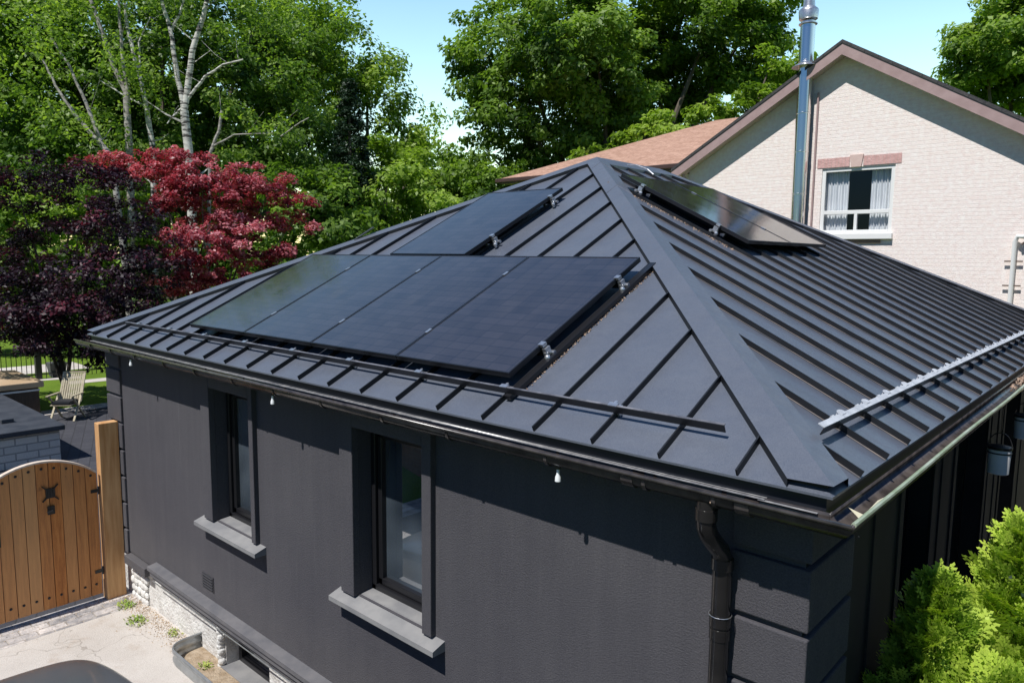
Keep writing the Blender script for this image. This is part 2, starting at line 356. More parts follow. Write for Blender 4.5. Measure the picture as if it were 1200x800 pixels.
# ------------------------------------------------------------------ ground
def gz(x): # the back yard lies half a metre above the driveway
    t = min(1, max(0, (-9.6-x)/2.6)); t = t*t*(3-2*t); return -3.4+.5*t
bm = B()
xs = [1500, 60, 10, 3, 0, -3, -6, -9, -9.6]+[-9.6-.26*i for i in range(1, 11)]+[-13, -16, -22, -40, -100, -1500]
ys = [-1500, -60, -20, -8, -3, 0, 3, 8, 20, 60, 1500]
g = [[bm.verts.new((x, y, gz(x))) for y in ys] for x in xs]
for a, b in zip(g, g[1:]):
    for k in range(len(ys)-1): bm.faces.new((a[k], a[k+1], b[k+1], b[k]))
struct('ground', bm, M_LAWN)
bm = B(); z = -3.396
q(bm, (-8.35,-3.2,z), (-4.4,-3.2,z), (-4.4,.26,z), (-8.35,.26,z)); struct('driveway', bm, M_DRIVE)
bm = B(); q(bm, (-4.396,-14,z), (.9,-14,z), (.9,.26,z), (-4.396,.26,z)); q(bm, (.9,-14,z), (16,-14,z), (16,10,z), (.9,10,z)); q(bm, (-.17,.26,z), (.9,.26,z), (.9,4.49,z), (-.17,4.49,z)); q(bm, (-8.35,-14,z), (-4.4,-14,z), (-4.4,-3.204,z), (-8.35,-3.204,z)); struct('added_dark_ground', bm, mottled('low_bounce_dark', (.035,.035,.037), (.055,.054,.053), 6, .95, .5, 60, .01))  # unseen dark ground, added to cut bounce light on the walls
bm = B(); q(bm, (-8.9,-5,z), (-8.352,-5,z), (-8.352,.26,z), (-8.9,.26,z)); struct('cobble_strip', bm, M_COBBLE)
bm = B()
xs2 = [-8.902, -9.6]+[-9.6-.26*i for i in range(1, 11)]+[-15, -18.9]
for x0, x1 in zip(xs2, xs2[1:]):
    q(bm, (x0,-3,gz(x0)+.005), (x0,6,gz(x0)+.005), (x1,6,gz(x1)+.005), (x1,-3,gz(x1)+.005))
struct('patio', bm, M_PAVER)
bm = B(); q(bm, (-18.9,-3,-2.888), (-18.9,6,-2.888), (-19.5,6,-2.888), (-19.5,-3,-2.888)); struct('patio_edge_path', bm, M_COBBLE)
bm = B(); q(bm, (-23.2,3.9,-2.892), (-22.8,8,-2.892), (-23.6,8,-2.892), (-23.8,3.9,-2.892))
q(bm, (-24.9,2.0,-2.892), (-24.2,4.5,-2.892), (-24.6,4.7,-2.892), (-25.3,2.1,-2.892)); struct('stone_path', bm, M_DRIVE)
bm = B(); q(bm, (-26.2,-6,-2.892), (-26.2,5.5,-2.892), (-28.2,5.5,-2.892), (-28.2,-6,-2.892)); struct('street', bm, M_DRIVE)
bm = B(); q(bm, (-.17,4.5,-3.396), (-.17,14,-3.396), (.899,14,-3.396), (.899,4.5,-3.396)); struct('side_path', bm, M_DRIVE)

# ------------------------------------------------------------------ the dark house
W, T, D = 9.108, .4945, 10.66
HX, HZ = W/2, T*W/2
c26 = 1/math.sqrt(1+T*T)
house = thing('stucco_house', (-4.55, 5, -3.4), 'single storey charcoal stucco house with black standing seam hip roof', 'house')
# walls
WY, WX0, WX1, WYB = .22, -9.08, -.17, D-.22
holes = [(-6.22,-5.40,-1.76,-.34), (-3.75,-2.895,-1.76,-.34)]
def wall_x(bm, x0, x1, z0, z1, y, hs, depth):
    xs = sorted({x0, x1, *[h[0] for h in hs], *[h[1] for h in hs]}); zs = sorted({z0, z1, *[h[2] for h in hs], *[h[3] for h in hs]})
    for a, b in zip(xs, xs[1:]):
        for c, d in zip(zs, zs[1:]):
            if any(h[0] <= a and b <= h[1] and h[2] <= c and d <= h[3] for h in hs): continue
            q(bm, (a,y,c), (b,y,c), (b,y,d), (a,y,d))
    for a, b, c, d in hs:
        q(bm, (a,y,c), (a,y+depth,c), (a,y+depth,d), (a,y,d)); q(bm, (b,y,c), (b,y,d), (b,y+depth,d), (b,y+depth,c))
        q(bm, (a,y,d), (a,y+depth,d), (b,y+depth,d), (b,y,d)); q(bm, (a,y,c), (b,y,c), (b,y+depth,c), (a,y+depth,c))
bm = B(); wall_x(bm, WX0, WX1, -2.8, -.085, WY, holes, .24)
obj('wall', bm, M_STUCCO, house); bm = B()
# side wall (right) with tall openings
sh = [(1.95,2.75), (3.55,4.9), (5.9,6.9)]
ysq = sorted({WY, WYB, *[a for s in sh for a in s]})
for a, b in zip(ysq, ysq[1:]):
    if (a, b) in sh:
        q(bm, (WX1,a,-.3), (WX1,b,-.3), (WX1,b,-.085), (WX1,a,-.085)); q(bm, (WX1,a,-2.8), (WX1,b,-2.8), (WX1,b,-2.5), (WX1,a,-2.5))
        X = WX1-.22
        q(bm, (WX1,a,-2.5), (X,a,-2.5), (X,a,-.3), (WX1,a,-.3)); q(bm, (WX1,b,-2.5), (WX1,b,-.3), (X,b,-.3), (X,b,-2.5))
        q(bm, (WX1,a,-.3), (X,a,-.3), (X,b,-.3), (WX1,b,-.3)); q(bm, (WX1,a,-2.5), (WX1,b,-2.5), (X,b,-2.5), (X,a,-2.5))
    else: q(bm, (WX1,a,-2.8), (WX1,b,-2.8), (WX1,b,-.085), (WX1,a,-.085))
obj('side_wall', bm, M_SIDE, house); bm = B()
q(bm, (WX0,WY,-2.8), (WX0,WYB,-2.8), (WX0,WYB,-.085), (WX0,WY,-.085)); q(bm, (WX0,WYB,-2.8), (WX1,WYB,-2.8), (WX1,WYB,-.085), (WX0,WYB,-.085))
obj('wall', bm, M_STUCCO, house)
# quoins: projecting blocks with open joints
joints = [-.43, -.775, -1.12, -1.465, -1.81, -2.155, -2.5]
def quoin(x0, x1, side):
    bm = B(); zt = -.09
    for j in joints+[-2.84]:
        zb = j+.022
        if side == 'r':
            box(bm, x0, x1+.03, WY-.03, WY+.62, zb, zt)
        else: box(bm, x0-.03, x1, WY-.03, WY+.4, zb, zt)
        zt = j-.012
    return obj('quoin', bm, M_STUCCO, house, bevel=.008)
quoin(-.53, -.165, 'r'); quoin(-9.08, -8.66, 'l')
# foundation: rough white painted masonry with the basement window opening
bm = B(); wall_x(bm, -9.02, -.25, -3.75, -2.8, .26, [(-6.2,-5.3,-3.38,-2.98)], .3)
q(bm, (-.25,.26,-3.75), (-.25,WYB,-3.75), (-.25,WYB,-2.8), (-.25,.26,-2.8)); q(bm, (-9.02,.26,-3.75), (-9.02,WYB,-3.75), (-9.02,WYB,-2.8), (-9.02,.26,-2.8))
obj('foundation', bm, M_WHITE, house)
bm = B(); random.seed(4)
for i in range(26):
    x = -8.66+.09*(i % 5)*1.1+random.uniform(-.02,.02); zz = -3.38+.1*(i//5)
    bmesh.ops.create_icosphere(bm, subdivisions=2, radius=.05*random.uniform(.8,1.25), matrix=Matrix.Translation((x, .245, zz))@Matrix.Diagonal((1.1,.5,1,1)))
obj('rubble_stone', bm, M_WHITE, house, smooth=True)
bm = B(); random.seed(8)
for k in range(9):   # broken render edge beside the basement window
    bmesh.ops.create_icosphere(bm, subdivisions=2, radius=.055, matrix=Matrix.Translation((-6.25+random.uniform(-.01,.01), .235, -3.39+k*.055))@Matrix.Diagonal((.8,.9,1,1)))
obj('broken_render', bm, M_WHITE, house, smooth=True)
# ledge trim
bm = B()
prof = [(.222,-2.70), (.105,-2.72), (.105,-2.765), (.135,-2.79), (.135,-2.845), (.165,-2.86), (.165,-2.895), (.25,-2.895), (.25,-2.80), (.222,-2.80)]
rows = [[bm.verts.new((x, a, b)) for a, b in prof] for x in (-7.84, -.6)]
for k in range(len(prof)): bm.faces.new((rows[0][k], rows[0][(k+1)%len(prof)], rows[1][(k+1)%len(prof)], rows[1][k]))
bm.faces.new(rows[0]); bm.faces.new(rows[1][::-1])
obj('ledge_trim', bm, M_TRIM, house)
bm = B(); box(bm, -8.66, -8.02, .14, .25, -2.93, -2.82); obj('ledge_trim', bm, M_STUCCO, house, bevel=.008)
bm = B(); tube(bm, [(-7.8,.15,-2.905), (-.62,.15,-2.905)], .006, 8); obj('white_conduit', bm, M_CORR, house)
bm = B(); box(bm, -6.6, -6.34, .212, .218, -2.6, -2.43)
for k in range(5): bar(bm, (-6.59,.205,-2.45-.03*k), (-6.35,.205,-2.45-.03*k), .012, .008)
obj('vent_grille', bm, M_VENT, house)
bm = B(); box(bm, -8.62, -8.3, .245, .255, -3.3, -2.98); bar(bm, (-8.6,.24,-3.0), (-8.34,.24,-3.0), .02, .02); bar(bm, (-8.6,.24,-3.28), (-8.6,.24,-3.0), .02, .02, (1,0,0)); bar(bm, (-8.34,.24,-3.28), (-8.34,.24,-3.0), .02, .02, (1,0,0))
obj('access_panel', bm, M_VINYL, house)

def house_window(h, cas, sill):
    a, b, c, d = h
    bm = B()    # casing: three proud boards
    box(bm, cas[0], a+.005, WY-.05, WY+.02, c, -.19); box(bm, b-.005, cas[1], WY-.05, WY+.02, c, -.19); box(bm, a+.005, b-.005, WY-.05, WY+.02, d, -.19)
    w = obj('window', bm, M_STUCCO, house, bevel=.006)
    bm = B()
    v = [(sill[0],.1,c-.045), (sill[1],.1,c-.045), (sill[1],WY+.03,c+.002), (sill[0],WY+.03,c+.002)]
    vb = [(p[0],p[1],c-.085) for p in v]
    q(bm, *v); q(bm, *vb); q(bm, v[0], v[1], vb[1], vb[0]); q(bm, v[1], v[2], vb[2], vb[1]); q(bm, v[3], v[0], vb[0], vb[3]); q(bm, v[2], v[3], vb[3], vb[2])
    q(bm, (a,WY+.03,c+.003), (b,WY+.03,c+.003), (b,WY+.2,c+.02), (a,WY+.2,c+.02))
    obj('sill', bm, M_SILL, w)
    bm = B(); y0, y1 = WY+.14, WY+.21
    for fx0, fx1, fz0, fz1, yy in ((a, a+.055, c, d, y0), (b-.055, b, c, d, y0), (a, b, c, c+.06, y0), (a, b, d-.055, d, y0)):
        box(bm, fx0, fx1, yy, y1+.01, fz0, fz1)
    a2, b2, c2, d2 = a+.06, b-.06, c+.065, d-.06
    for fx0, fx1, fz0, fz1 in ((a2, a2+.05, c2, d2), (b2-.05, b2, c2, d2), (a2, b2, c2, c2+.055), (a2, b2, d2-.05, d2)):
        box(bm, fx0, fx1, y0+.025, y1+.02, fz0, fz1)
    obj('frame', bm, M_BLACK, w, bevel=.006)
    bm = B(); q(bm, (a2,y1,c2), (b2,y1,c2), (b2,y1,d2), (a2,y1,d2)); obj('pane', bm, M_GLASS, w)
    return w
house_window(holes[0], (-6.40,-5.33), (-6.50,-5.22))
house_window(holes[1], (-3.92,-2.80), (-4.0,-2.70))
# basement window
bm = B()
for s in ((-6.2,-6.14,-3.38,-2.98), (-5.36,-5.3,-3.38,-2.98), (-6.14,-5.36,-3.38,-3.33), (-6.14,-5.36,-3.03,-2.98)): box(bm, s[0], s[1], .40, .47, s[2], s[3])
bw = obj('basement_window', bm, M_BLACK, house, bevel=.004)
bm = B(); q(bm, (-6.15,.45,-3.38), (-5.35,.45,-3.38), (-5.35,.45,-3.02), (-6.15,.45,-3.02)); obj('pane', bm, M_GLASS, bw)
bm = B(); box(bm, -6.22, -5.28, .2, .40, -3.43, -3.376); obj('sill', bm, M_SILL, bw)
# side windows
for a, b in sh:
    bm = B(); X = WX1
    for s in ((a-.1,a+.0), (b,b+.1)): box(bm, X-.01, X+.012, s[0], s[1], -2.5, -.3)
    box(bm, X-.01, X+.012, a-.1, b+.1, -.3, -.2)
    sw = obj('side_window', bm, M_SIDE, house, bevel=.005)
    bm = B()
    for s in ((a,a+.06,-2.5,-.3), (b-.06,b,-2.5,-.3), ((a+b)/2-.03,(a+b)/2+.03,-2.5,-.3), (a+.06,b-.06,-2.5,-2.44), (a+.06,b-.06,-.36,-.3)): box(bm, X-.22, X-.15, s[0], s[1], s[2], s[3])
    obj('frame', bm, M_BLACK, sw)
    bm = B(); q(bm, (X-.2,a,-2.5), (X-.2,b,-2.5), (X-.2,b,-.3), (X-.2,a,-.3)); obj('pane', bm, M_GLASS, sw)
# dark pilaster boards along the side wall
for a, b in ((1.3,1.36), (3.02,3.3), (5.1,5.16), (5.5,5.7), (7.3,7.5)):
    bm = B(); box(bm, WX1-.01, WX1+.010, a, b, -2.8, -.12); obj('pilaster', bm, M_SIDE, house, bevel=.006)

# --- roof
def rf(x, v, h=0): # front face
    return Vector((x, v*c26-h*T*c26, v*T*c26+h*c26))
def rr(y, v, h=0): # right face
    return Vector((-(v*c26-h*T*c26), y, v*T*c26+h*c26))
A1, A2 = Vector((-HX, HX, HZ)), Vector((-HX, D-HX, HZ))
bm = B(); e = .0
C0, C1, C2, C3 = Vector((0,0,0)), Vector((-W,0,0)), Vector((-W,D,0)), Vector((0,D,0))
for f in ((C0,C1,A1), (C0,A1,A2,C3), (C2,C3,A2), (C1,C2,A2,A1)): q(bm, *f)
# thin turned-down drip edge
for a, b in ((C0,C1),(C1,C2),(C2,C3),(C3,C0)): q(bm, a, b, b-Vector((0,0,.012)), a-Vector((0,0,.012)))
roof = obj('roof', bm, M_ROOF, house)
SH = .036; st = .009; hc = .2
def seam(a, b, side, n):
    """upstanding seam from eave point a to top point b; the right slope has a foot strip coloured as sunlit"""
    side = Vector(side); n = Vector(n); bm = B()
    v = [a-side*st/2, a+side*st/2, b+side*st/2, b-side*st/2]; u = [p+n*SH for p in v]
    q(bm, *u); q(bm, v[0], v[3], u[3], u[0]); q(bm, v[1], u[1], u[2], v[2]); q(bm, v[0], u[0], u[1], v[1]); q(bm, v[2], u[2], u[3], v[3])
    if n.x > .1:
        q(bm, *[p+n*.003 for p in (a-side*st/2, a-side*.024, b-side*.020, b-side*st/2)]).material_index = 1
    me_o = obj('seam', bm, [M_SEAM, M_FOOT], roof)
nF = Vector((0,-T,1))*c26; nR = Vector((T,0,1))*c26; nL = Vector((-T,0,1))*c26; nB = Vector((0,T,1))*c26
for i in range(21):
    x = .4386+.42*i
    if x > W-.25: continue
    top = min(x, W-x)-hc*.9
    seam(Vector((-x,.004,.002)), Vector((-x,top,top*T)), (1,0,0), nF)
    if i % 2 == 0: seam(Vector((-x,D-.004,.002)), Vector((-x,D-top,top*T)), (1,0,0), nB)
for i in range(26):
    y = .3911+.4173*i
    if y > D-.25: continue
    top = min(y, D-y, HX)-hc*.9
    seam(Vector((-.004,y,.002)), Vector((-top,y,top*T)), (0,1,0), nR)
    if i % 2 == 0: seam(Vector((-W+.004,y,.002)), Vector((-W+top,y,top*T)), (0,1,0), nL)
def cap(p0, p1, o1, o2, lift=.042):
    """folded cap over a hip or ridge: crease p0-p1, wings reach by offsets o1/o2"""
    bm = B(); L = Vector((0,0,lift))
    for o in (o1, o2):
        a0, a1 = p0+o[0], p1+o[1]
        pts = [p0+L*1.15, p1+L*1.15, a1+L, a0+L]; q(bm, *pts)
        f = q(bm, a0+L, a1+L, a1-Vector((0,0,.004)), a0-Vector((0,0,.004))); f.material_index = 1
    k = (p1-p0).normalized()*.06
    for o in (o1, o2): q(bm, p0+k+L*1.1, p0+k+o[0]*.97+L*.95, p0+k+o[0]*.97, p0+k).material_index = 1
    return bm
def hipcap(C, A, dx, dy):
    # wings: one lies on the x-running face (offset in x), the other on the y-running face
    h = hc
    # at the eave the wing edge sits at distance h along the eave
    o1 = (Vector((dx*h,0,0)), Vector((dx*h*0,-dy*h*.98,-T*h*.98)))
    o2 = (Vector((0,dy*h,0)), Vector((-dx*h*.98,0,-T*h*.98)))
    return cap(C, A, o1, o2)
for nm, C, A, dx, dy in (('a',C0,A1,-1,1), ('b',C1,A1,1,1), ('c',C2,A2,1,-1), ('d',C3,A2,-1,-1)):
    bm = hipcap(C, A, dx, dy)
    # lap joints
    o = obj('hip_cap', bm, [M_ROOF, M_SEAM], roof)
    for t in (.785, .955):
        p = C.lerp(A, t); s = p+Vector((dx*hc*.0, -dy*hc, -T*hc)); s2 = p+Vector((-dx*hc, 0, -T*hc)); bm = B()
        if nm in 'ab': s = p+Vector((0,-hc*dy,-T*hc)); s2 = p+Vector((-dx*hc,0,-T*hc))
        tube(bm, [s+Vector((0,0,.0425)), p+Vector((0,0,.0485)), s2+Vector((0,0,.0425))], .003, 5)
        obj('lap_joint', bm, M_GFLANGE, o)
bm = cap(A1, A2, (Vector((-.2,0,-.2*T)),)*2, (Vector((.2,0,-.2*T)),)*2); obj('ridge_cap', bm, M_ROOF, roof)
# loose folded flashing end on the far hip
p = C1.lerp(A1, .545)+Vector((0,0,.05)); bm = B()
bar(bm, p-Vector((.1,.1,.06)), p+Vector((.08,.06,.10)), .08, .012); obj('lifted_flashing', bm, M_ROOF, roof)
# recessed fascia, drip flange and soffit
bm = B()
box(bm, -W+.035, -.035, .035, .05, -.085, -.004); box(bm, -W+.035, -.035, D-.05, D-.035, -.085, -.004)
box(bm, -.05, -.035, .05, D-.05, -.085, -.004); box(bm, -W+.035, -W+.05, .05, D-.05, -.085, -.004)
box(bm, -W+.05, -.05, .05, D-.05, -.084, -.078); box(bm, -W+.036, -.036, .037, .049, -.15, -.086); box(bm, -.049, -.037, .05, D-.05, -.15, -.086)
obj('fascia', bm, M_FASC, house)
bm = B(); box(bm, -W+.1, -.30, -.004, .034, -.082, -.078); box(bm, -.33, -.06, -.004, .034, -.088, -.085); obj('drip_flange', bm, M_FLANGE, house)
# gutters: half round trough with a beaded lip
def gutter_profile():
    pr = [(.0,-.075)]
    for k in range(11):
        t = math.pi*(k/10); pr.append((-.06+.06*math.cos(t), -.095-.055*math.sin(t)))
    pr += [(-.122,-.072), (-.128,-.066), (-.136,-.068), (-.137,-.078), (-.130,-.084)]
    return pr
gp = gutter_profile()
def fpath(x, flip=0): return lambda a, b: (x if flip is None else x, a+.012, b)
# mitred corner at the front right: the front gutter ends on the diagonal
bm = B()
sweep(bm, gp, [lambda a, b: (-9.22, a+.012, b), lambda a, b: (-(a+.012)*1.0+0.0, a+.012, b)])
g1 = obj('gutter', bm, M_GUTTER, house, smooth=True)
md = g1.modifiers.new('s', 'SOLIDIFY'); md.thickness = .003
bm = B()
for k in range(len(gp)-1): pass
bm.faces.new([bm.verts.new((-9.221, a+.012, b)) for a, b in gp[:12]]); obj('end_cap', bm, M_GUTTER, g1)
for x in (-8.7,-8.05,-7.35,-6.6,-5.9,-5.15,-4.45,-3.75,-3.0,-2.33,-1.52,-.88,-.98,-.5,-.36):
    bm = B(); wd = .011 if x not in (-.36,-.98) else .035
    for (y0_, z0_), (y1_, z1_) in zip(gp[:13], gp[1:14]):
        q(bm, (x-wd,y0_+.010,z0_-.004), (x+wd,y0_+.010,z0_-.004), (x+wd,y1_+.010,z1_-.004), (x-wd,y1_+.010,z1_-.004))
    o = obj('bracket', bm, M_GUTTER, g1); md = o.modifiers.new('s','SOLIDIFY'); md.thickness = .006; md.offset = 0
bm = B()
sweep(bm, gp, [lambda a, b: (-(a+.012), a+.012, b), lambda a, b: (-(a+.012), D+.1, b)])
g2 = obj('gutter', bm, M_GUTTER, house, smooth=True); md = g2.modifiers.new('s', 'SOLIDIFY'); md.thickness = .003
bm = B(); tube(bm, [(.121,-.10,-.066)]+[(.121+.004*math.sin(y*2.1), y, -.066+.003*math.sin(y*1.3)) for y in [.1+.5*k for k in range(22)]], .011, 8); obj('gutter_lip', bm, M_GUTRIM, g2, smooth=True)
bm = B(); q(bm, (.10,.05,-.085), (.118,.05,-.062), (.118,.42,-.062), (.07,.42,-.10)); q(bm, (.10,.05,-.085), (.118,.05,-.062), (.02,.16,-.08), (.0,.2,-.09)) ; obj('gutter_tape', bm, mat('masking_tape', (.72,.68,.5), .7), g2)
# downpipe
bm = B()
tube(bm, [(-.56,-.05,-.13), (-.56,-.05,-.22), (-.56,-.046,-.26), (-.558,-.02,-.31), (-.556,.04,-.37), (-.553,.10,-.42), (-.55,.125,-.47), (-.55,.13,-.53), (-.55,.13,-3.1), (-.55,.08,-3.3)], .048, 20)
dp = obj('downpipe', bm, M_PIPE, house, smooth=True)
for z0, rd in ((-.20,.054), (-.50,.056), (-.80,.054), (-.87,.052), (-2.4,.054)):
    px, py = (-.56,-.05) if z0 > -.3 else (-.55,.13)
    bm = B(); lathe(bm, (px, py, z0), [(rd-.004,-.03), (rd,-.028), (rd,.028), (rd-.004,.03)], 20)
    obj('pipe_collar', bm, M_PIPE, dp, smooth=True)
bm = B(); tube(bm, [(-.55+.057*math.cos(t), .13+.057*math.sin(t), -.77) for t in [k*math.pi/8 for k in range(17)]], .002, 6); obj('pipe_clip', bm, M_ALU, dp)
# small bulbs under the gutter
for x in (-7.6, -4.55, -1.47):
    bm = B(); lathe(bm, (x,-.05,-.24), [(.013,0), (.018,.004), (.016,.03), (.010,.042), (.009,.075), (.004,.08)], 14)
    bl = obj('eave_light', bm, M_BRIGHT, house, smooth=True); bm = B(); tube(bm, [(x,-.05,-.165), (x,-.05,-.15)], .016, 10); obj('socket', bm, M_BLACK, bl)
# snow guards
def snow_guard(p_of, u0, u1, v, every, top_mat, face_mat, off, fw=.034):
    bm = B(); h0 = SH+.008
    # L shaped bar: upright fin and a flat foot
    a, b = p_of(u0, v, h0+.02), p_of(u1, v, h0+.02); n = (p_of(u0, v, 1)-p_of(u0, v, 0)).normalized()
    bar(bm, a, b, .006, .042, n)
    g = obj('snow_guard', bm, face_mat, house)
    bm = B(); bar(bm, p_of(u0, v+fw/2, h0+.042), p_of(u1, v+fw/2, h0+.042), fw, .005, n); obj('guard_flange', bm, top_mat if fw > .03 else M_GFLANGE, g)
    k = off
    while k < max(u0, u1) if u1 > u0 else k > min(u0, u1):
        bm = B(); c0, c1 = p_of(k-.022, v+.045, SH*.6), p_of(k+.022, v+.045, SH*.6)
        bar(bm, c0, c1, .05, .05, n); tube(bm, [p_of(k, v+.045, SH*.9), p_of(k, v+.045, SH+.05)], .011, 8)
        bar(bm, p_of(k-.03, v+fw, SH+.05), p_of(k+.03, v+fw, SH+.05), .03, .012, n)
        bw2 = .05 if fw > .03 else .03; vs = [p_of(k+bw2*math.cos(t), v+fw+bw2*.5*math.sin(t), h0+.045) for t in [math.pi*j/8 for j in range(9)]]; bm.faces.new([bm.verts.new(p) for p in vs])
        obj('guard_clamp', bm, top_mat, g); k += every
    return g
snow_guard(rf, -8.36, -.60, .25, .84, M_ALU, M_GUARD, -.4386-.42*18, .014)
snow_guard(rr, .46, 10.2, .27, .4173, M_GUARDTOP, M_GUARD, .3911+.4173, .036)

# --- fallen leaf bits on the roof and in the gutters
def litter(name, pts_fn, n, size, seed, label, m=M_LITTER):
    rng = np.random.default_rng(seed); bm = B()
    for i in range(n):
        p = Vector(pts_fn(rng)); s = size*rng.uniform(.5,1.4); u = Vector(rng.normal(0,1,3)).normalized(); v = u.orthogonal().normalized()
        q(bm, p-u*s, p+v*s*.6, p+u*s, p-v*s*.6)
    o = obj(name, bm, m); return tag(o, label, 'leaf litter', kind='stuff')
litter('leaf_litter', lambda r: rf(-2.03-abs(r.normal(0,.03)), r.uniform(.28,2.1), .006), 420, .008, 1, 'dry brown leaf crumbs lying along the right edge of the four panel row')
litter('leaf_litter', lambda r: rr(3.72-abs(r.normal(0,.04)), r.uniform(2.5,4.2), .006), 260, .009, 2, 'dry brown leaf crumbs lying below the pair of panels on the right slope')
litter('leaf_litter', lambda r: (.065+r.normal(0,.015), 5.6+r.normal(0,.5), -.085+r.uniform(0,.03)), 500, .018, 3, 'tan leaf debris filling the right hand gutter')
litter('leaf_litter', lambda r: (-.6+r.normal(0,.3), -.05+r.normal(0,.02), -.125+r.uniform(0,.02)), 200, .005, 5, 'pale grit and crumbs in the front gutter near the corner')
litter('leaf_litter', lambda r: rr(2.55+.42*int(r.integers(0,6))+r.normal(0,.03), .3+min(3,abs(r.normal(0,1.3))), .006), 60, .008, 6, 'scattered leaf scraps on the right roof slope above the snow guard')

# ------------------------------------------------------------------ solar panels
def mat_from(ex, ey, ez, o):
    m = Matrix((ex, ey, ez)).transposed().to_4x4(); m.translation = o; return m
PW, PL = 1.152, 1.709
def panel_proto(pw):
    root = bpy.data.objects.new('solar_panel', None); COL.objects.link(root)
    bm = B(); q(bm, (.012,.012,0), (pw-.012,.012,0), (pw-.012,PL-.012,0), (.012,PL-.012,0))
    o = obj('cell_glass', bm, M_PV, root)
    bm = B(); t = .012; h = .035
    for a in ((0,pw,0,t), (0,pw,PL-t,PL), (0,t,t,PL-t), (pw-t,pw,t,PL-t)): box(bm, a[0], a[1], a[2], a[3], -h, .003)
    obj('frame', bm, M_PVFRAME, root)
    bm = B(); q(bm, (t,t,-.008), (pw-t,t,-.008), (pw-t,PL-t,-.008), (t,PL-t,-.008)); obj('backsheet', bm, M_BLACK, root)
    return root
def clamps(root, xs, ys):
    for x in xs:
        for y in ys:
            bm = B(); box(bm, x-.013, x+.013, y-.03, y+.03, -.03, .009)
            o = obj('mid_clamp', bm, M_ALU, None); o.parent = root
front_rot = (Vector((1,0,0)), Vector((0,c26,T*c26)), nF)
right_rot = (Vector((0,1,0)), Vector((-c26,0,T*c26)), nR)
ROWG, PAIRG = 'row of four panels above the long gutter', 'pair of panels on the right slope'
labels = ['black solar panel at the left end of the row of four above the long gutter',
          'black solar panel second from the left in the row of four above the gutter',
          'black solar panel second from the right in the row of four above the gutter',
          'black solar panel at the right end of the row of four, beside the hip']
proto = panel_proto(PW)
for i in range(4):
    o = proto if i == 0 else copy_thing(proto)
    o.matrix_world = mat_from(*front_rot, rf(-6.750+1.157*i, .345, .13)); tag(o, labels[i], 'solar panel', ROWG)
    rows_ = o
allp = [o for o in bpy.data.objects if o.name.startswith('solar_panel') and o.parent is None]
for o in allp:
    if o.name != allp[-1].name: clamps(o, (PW+.0025,), (.37, 1.36))
o = copy_thing(proto)
for ch in [k for k in bpy.data.objects if k.parent == o and k.name.startswith('mid_clamp')]: bpy.data.objects.remove(ch)
o.matrix_world = mat_from(*front_rot, rf(-5.30, 2.085, .13)); tag(o, 'single black solar panel set alone near the roof peak above the row', 'solar panel')
pr2 = panel_proto(1.098)
for i in range(2):
    o = pr2 if i == 0 else copy_thing(pr2)
    o.matrix_world = mat_from(*right_rot, rr(3.83+1.103*i, 2.465, .13))
    tag(o, ('solar panel nearer the hip of the pair on the right slope', 'solar panel farther back of the pair on the right slope')[i], 'solar panel', PAIRG)
clamps(pr2, (1.1005,), (.37, 1.36))
def rail(fn, u0, u1, v, label):
    a, b = fn(u0, v, .07), fn(u1, v, .07); n = (fn(u0,v,1)-fn(u0,v,0)).normalized()
    t = thing('mounting_rail', a, label, 'rail', 'rails under the solar panels'); bm = B(); bar(bm, a, b, .038, .045, n); obj('rail_bar', bm, M_BLACK, t)
    e = u1 if fn is rf else u0
    s = 1 if fn is rf else -1
    bm = B(); bar(bm, fn(e-.0*s, v, .078), fn(e+.03*s, v, .078), .052, .06, n); tube(bm, [fn(e+.0*s, v+.035, .05), fn(e+.05*s, v+.035, .05)], .016, 8)
    bar(bm, fn(e-.03*s, v, .128), fn(e+.012*s, v, .128), .045, .022, n); bmesh.ops.create_icosphere(bm, subdivisions=2, radius=.022, matrix=Matrix.Translation(fn(e+.03*s, v-.03, .045)))
    tube(bm, [fn(e+.02*s, v-.02, .01), fn(e+.02*s, v-.02, .08)], .014, 8)
    obj('end_clamp', bm, M_ALU, t, smooth=False)
    k = u0+.2
    while k < u1:
        bm = B(); bar(bm, fn(k-.02, v, .03), fn(k+.02, v, .03), .05, .045, n); obj('rail_foot', bm, M_ALU, t); k += .84
rail(rf, -6.73, -2.115, .715, 'lower mounting rail with silver end clamp under the row of four panels')
rail(rf, -6.73, -2.115, 1.705, 'upper mounting rail with silver end clamp under the row of four panels')
rail(rf, -5.28, -4.14, 2.52, 'lower mounting rail with silver end clamp under the lone top panel')
rail(rf, -5.28, -4.14, 3.55, 'upper mounting rail with silver end clamp under the lone top panel')
rail(rr, 3.82, 6.0, 2.83, 'lower mounting rail with silver clamp under the right slope pair')
rail(rr, 3.82, 6.0, 3.85, 'upper mounting rail with silver clamp under the right slope pair')
# dark cover strip along the right edge of the row
bm = B(); bar(bm, rf(-2.075, .22, .03), rf(-2.075, 2.14, .03), .05, .03, nF)
tag(obj('cable_tray', bm, M_BLACK), 'black cable tray lying along the right edge of the row of four panels', 'cable tray')
bm = B(); tube(bm, [rr(4.75,4.75,.10), rr(4.73,4.62,.15), rr(4.70,4.42,.17), rr(4.68,4.3,.15)], .009, 6); tag(obj('cable_conduit', bm, M_ALU), 'short silver cable conduit bent over the ridge behind the right panels', 'conduit')

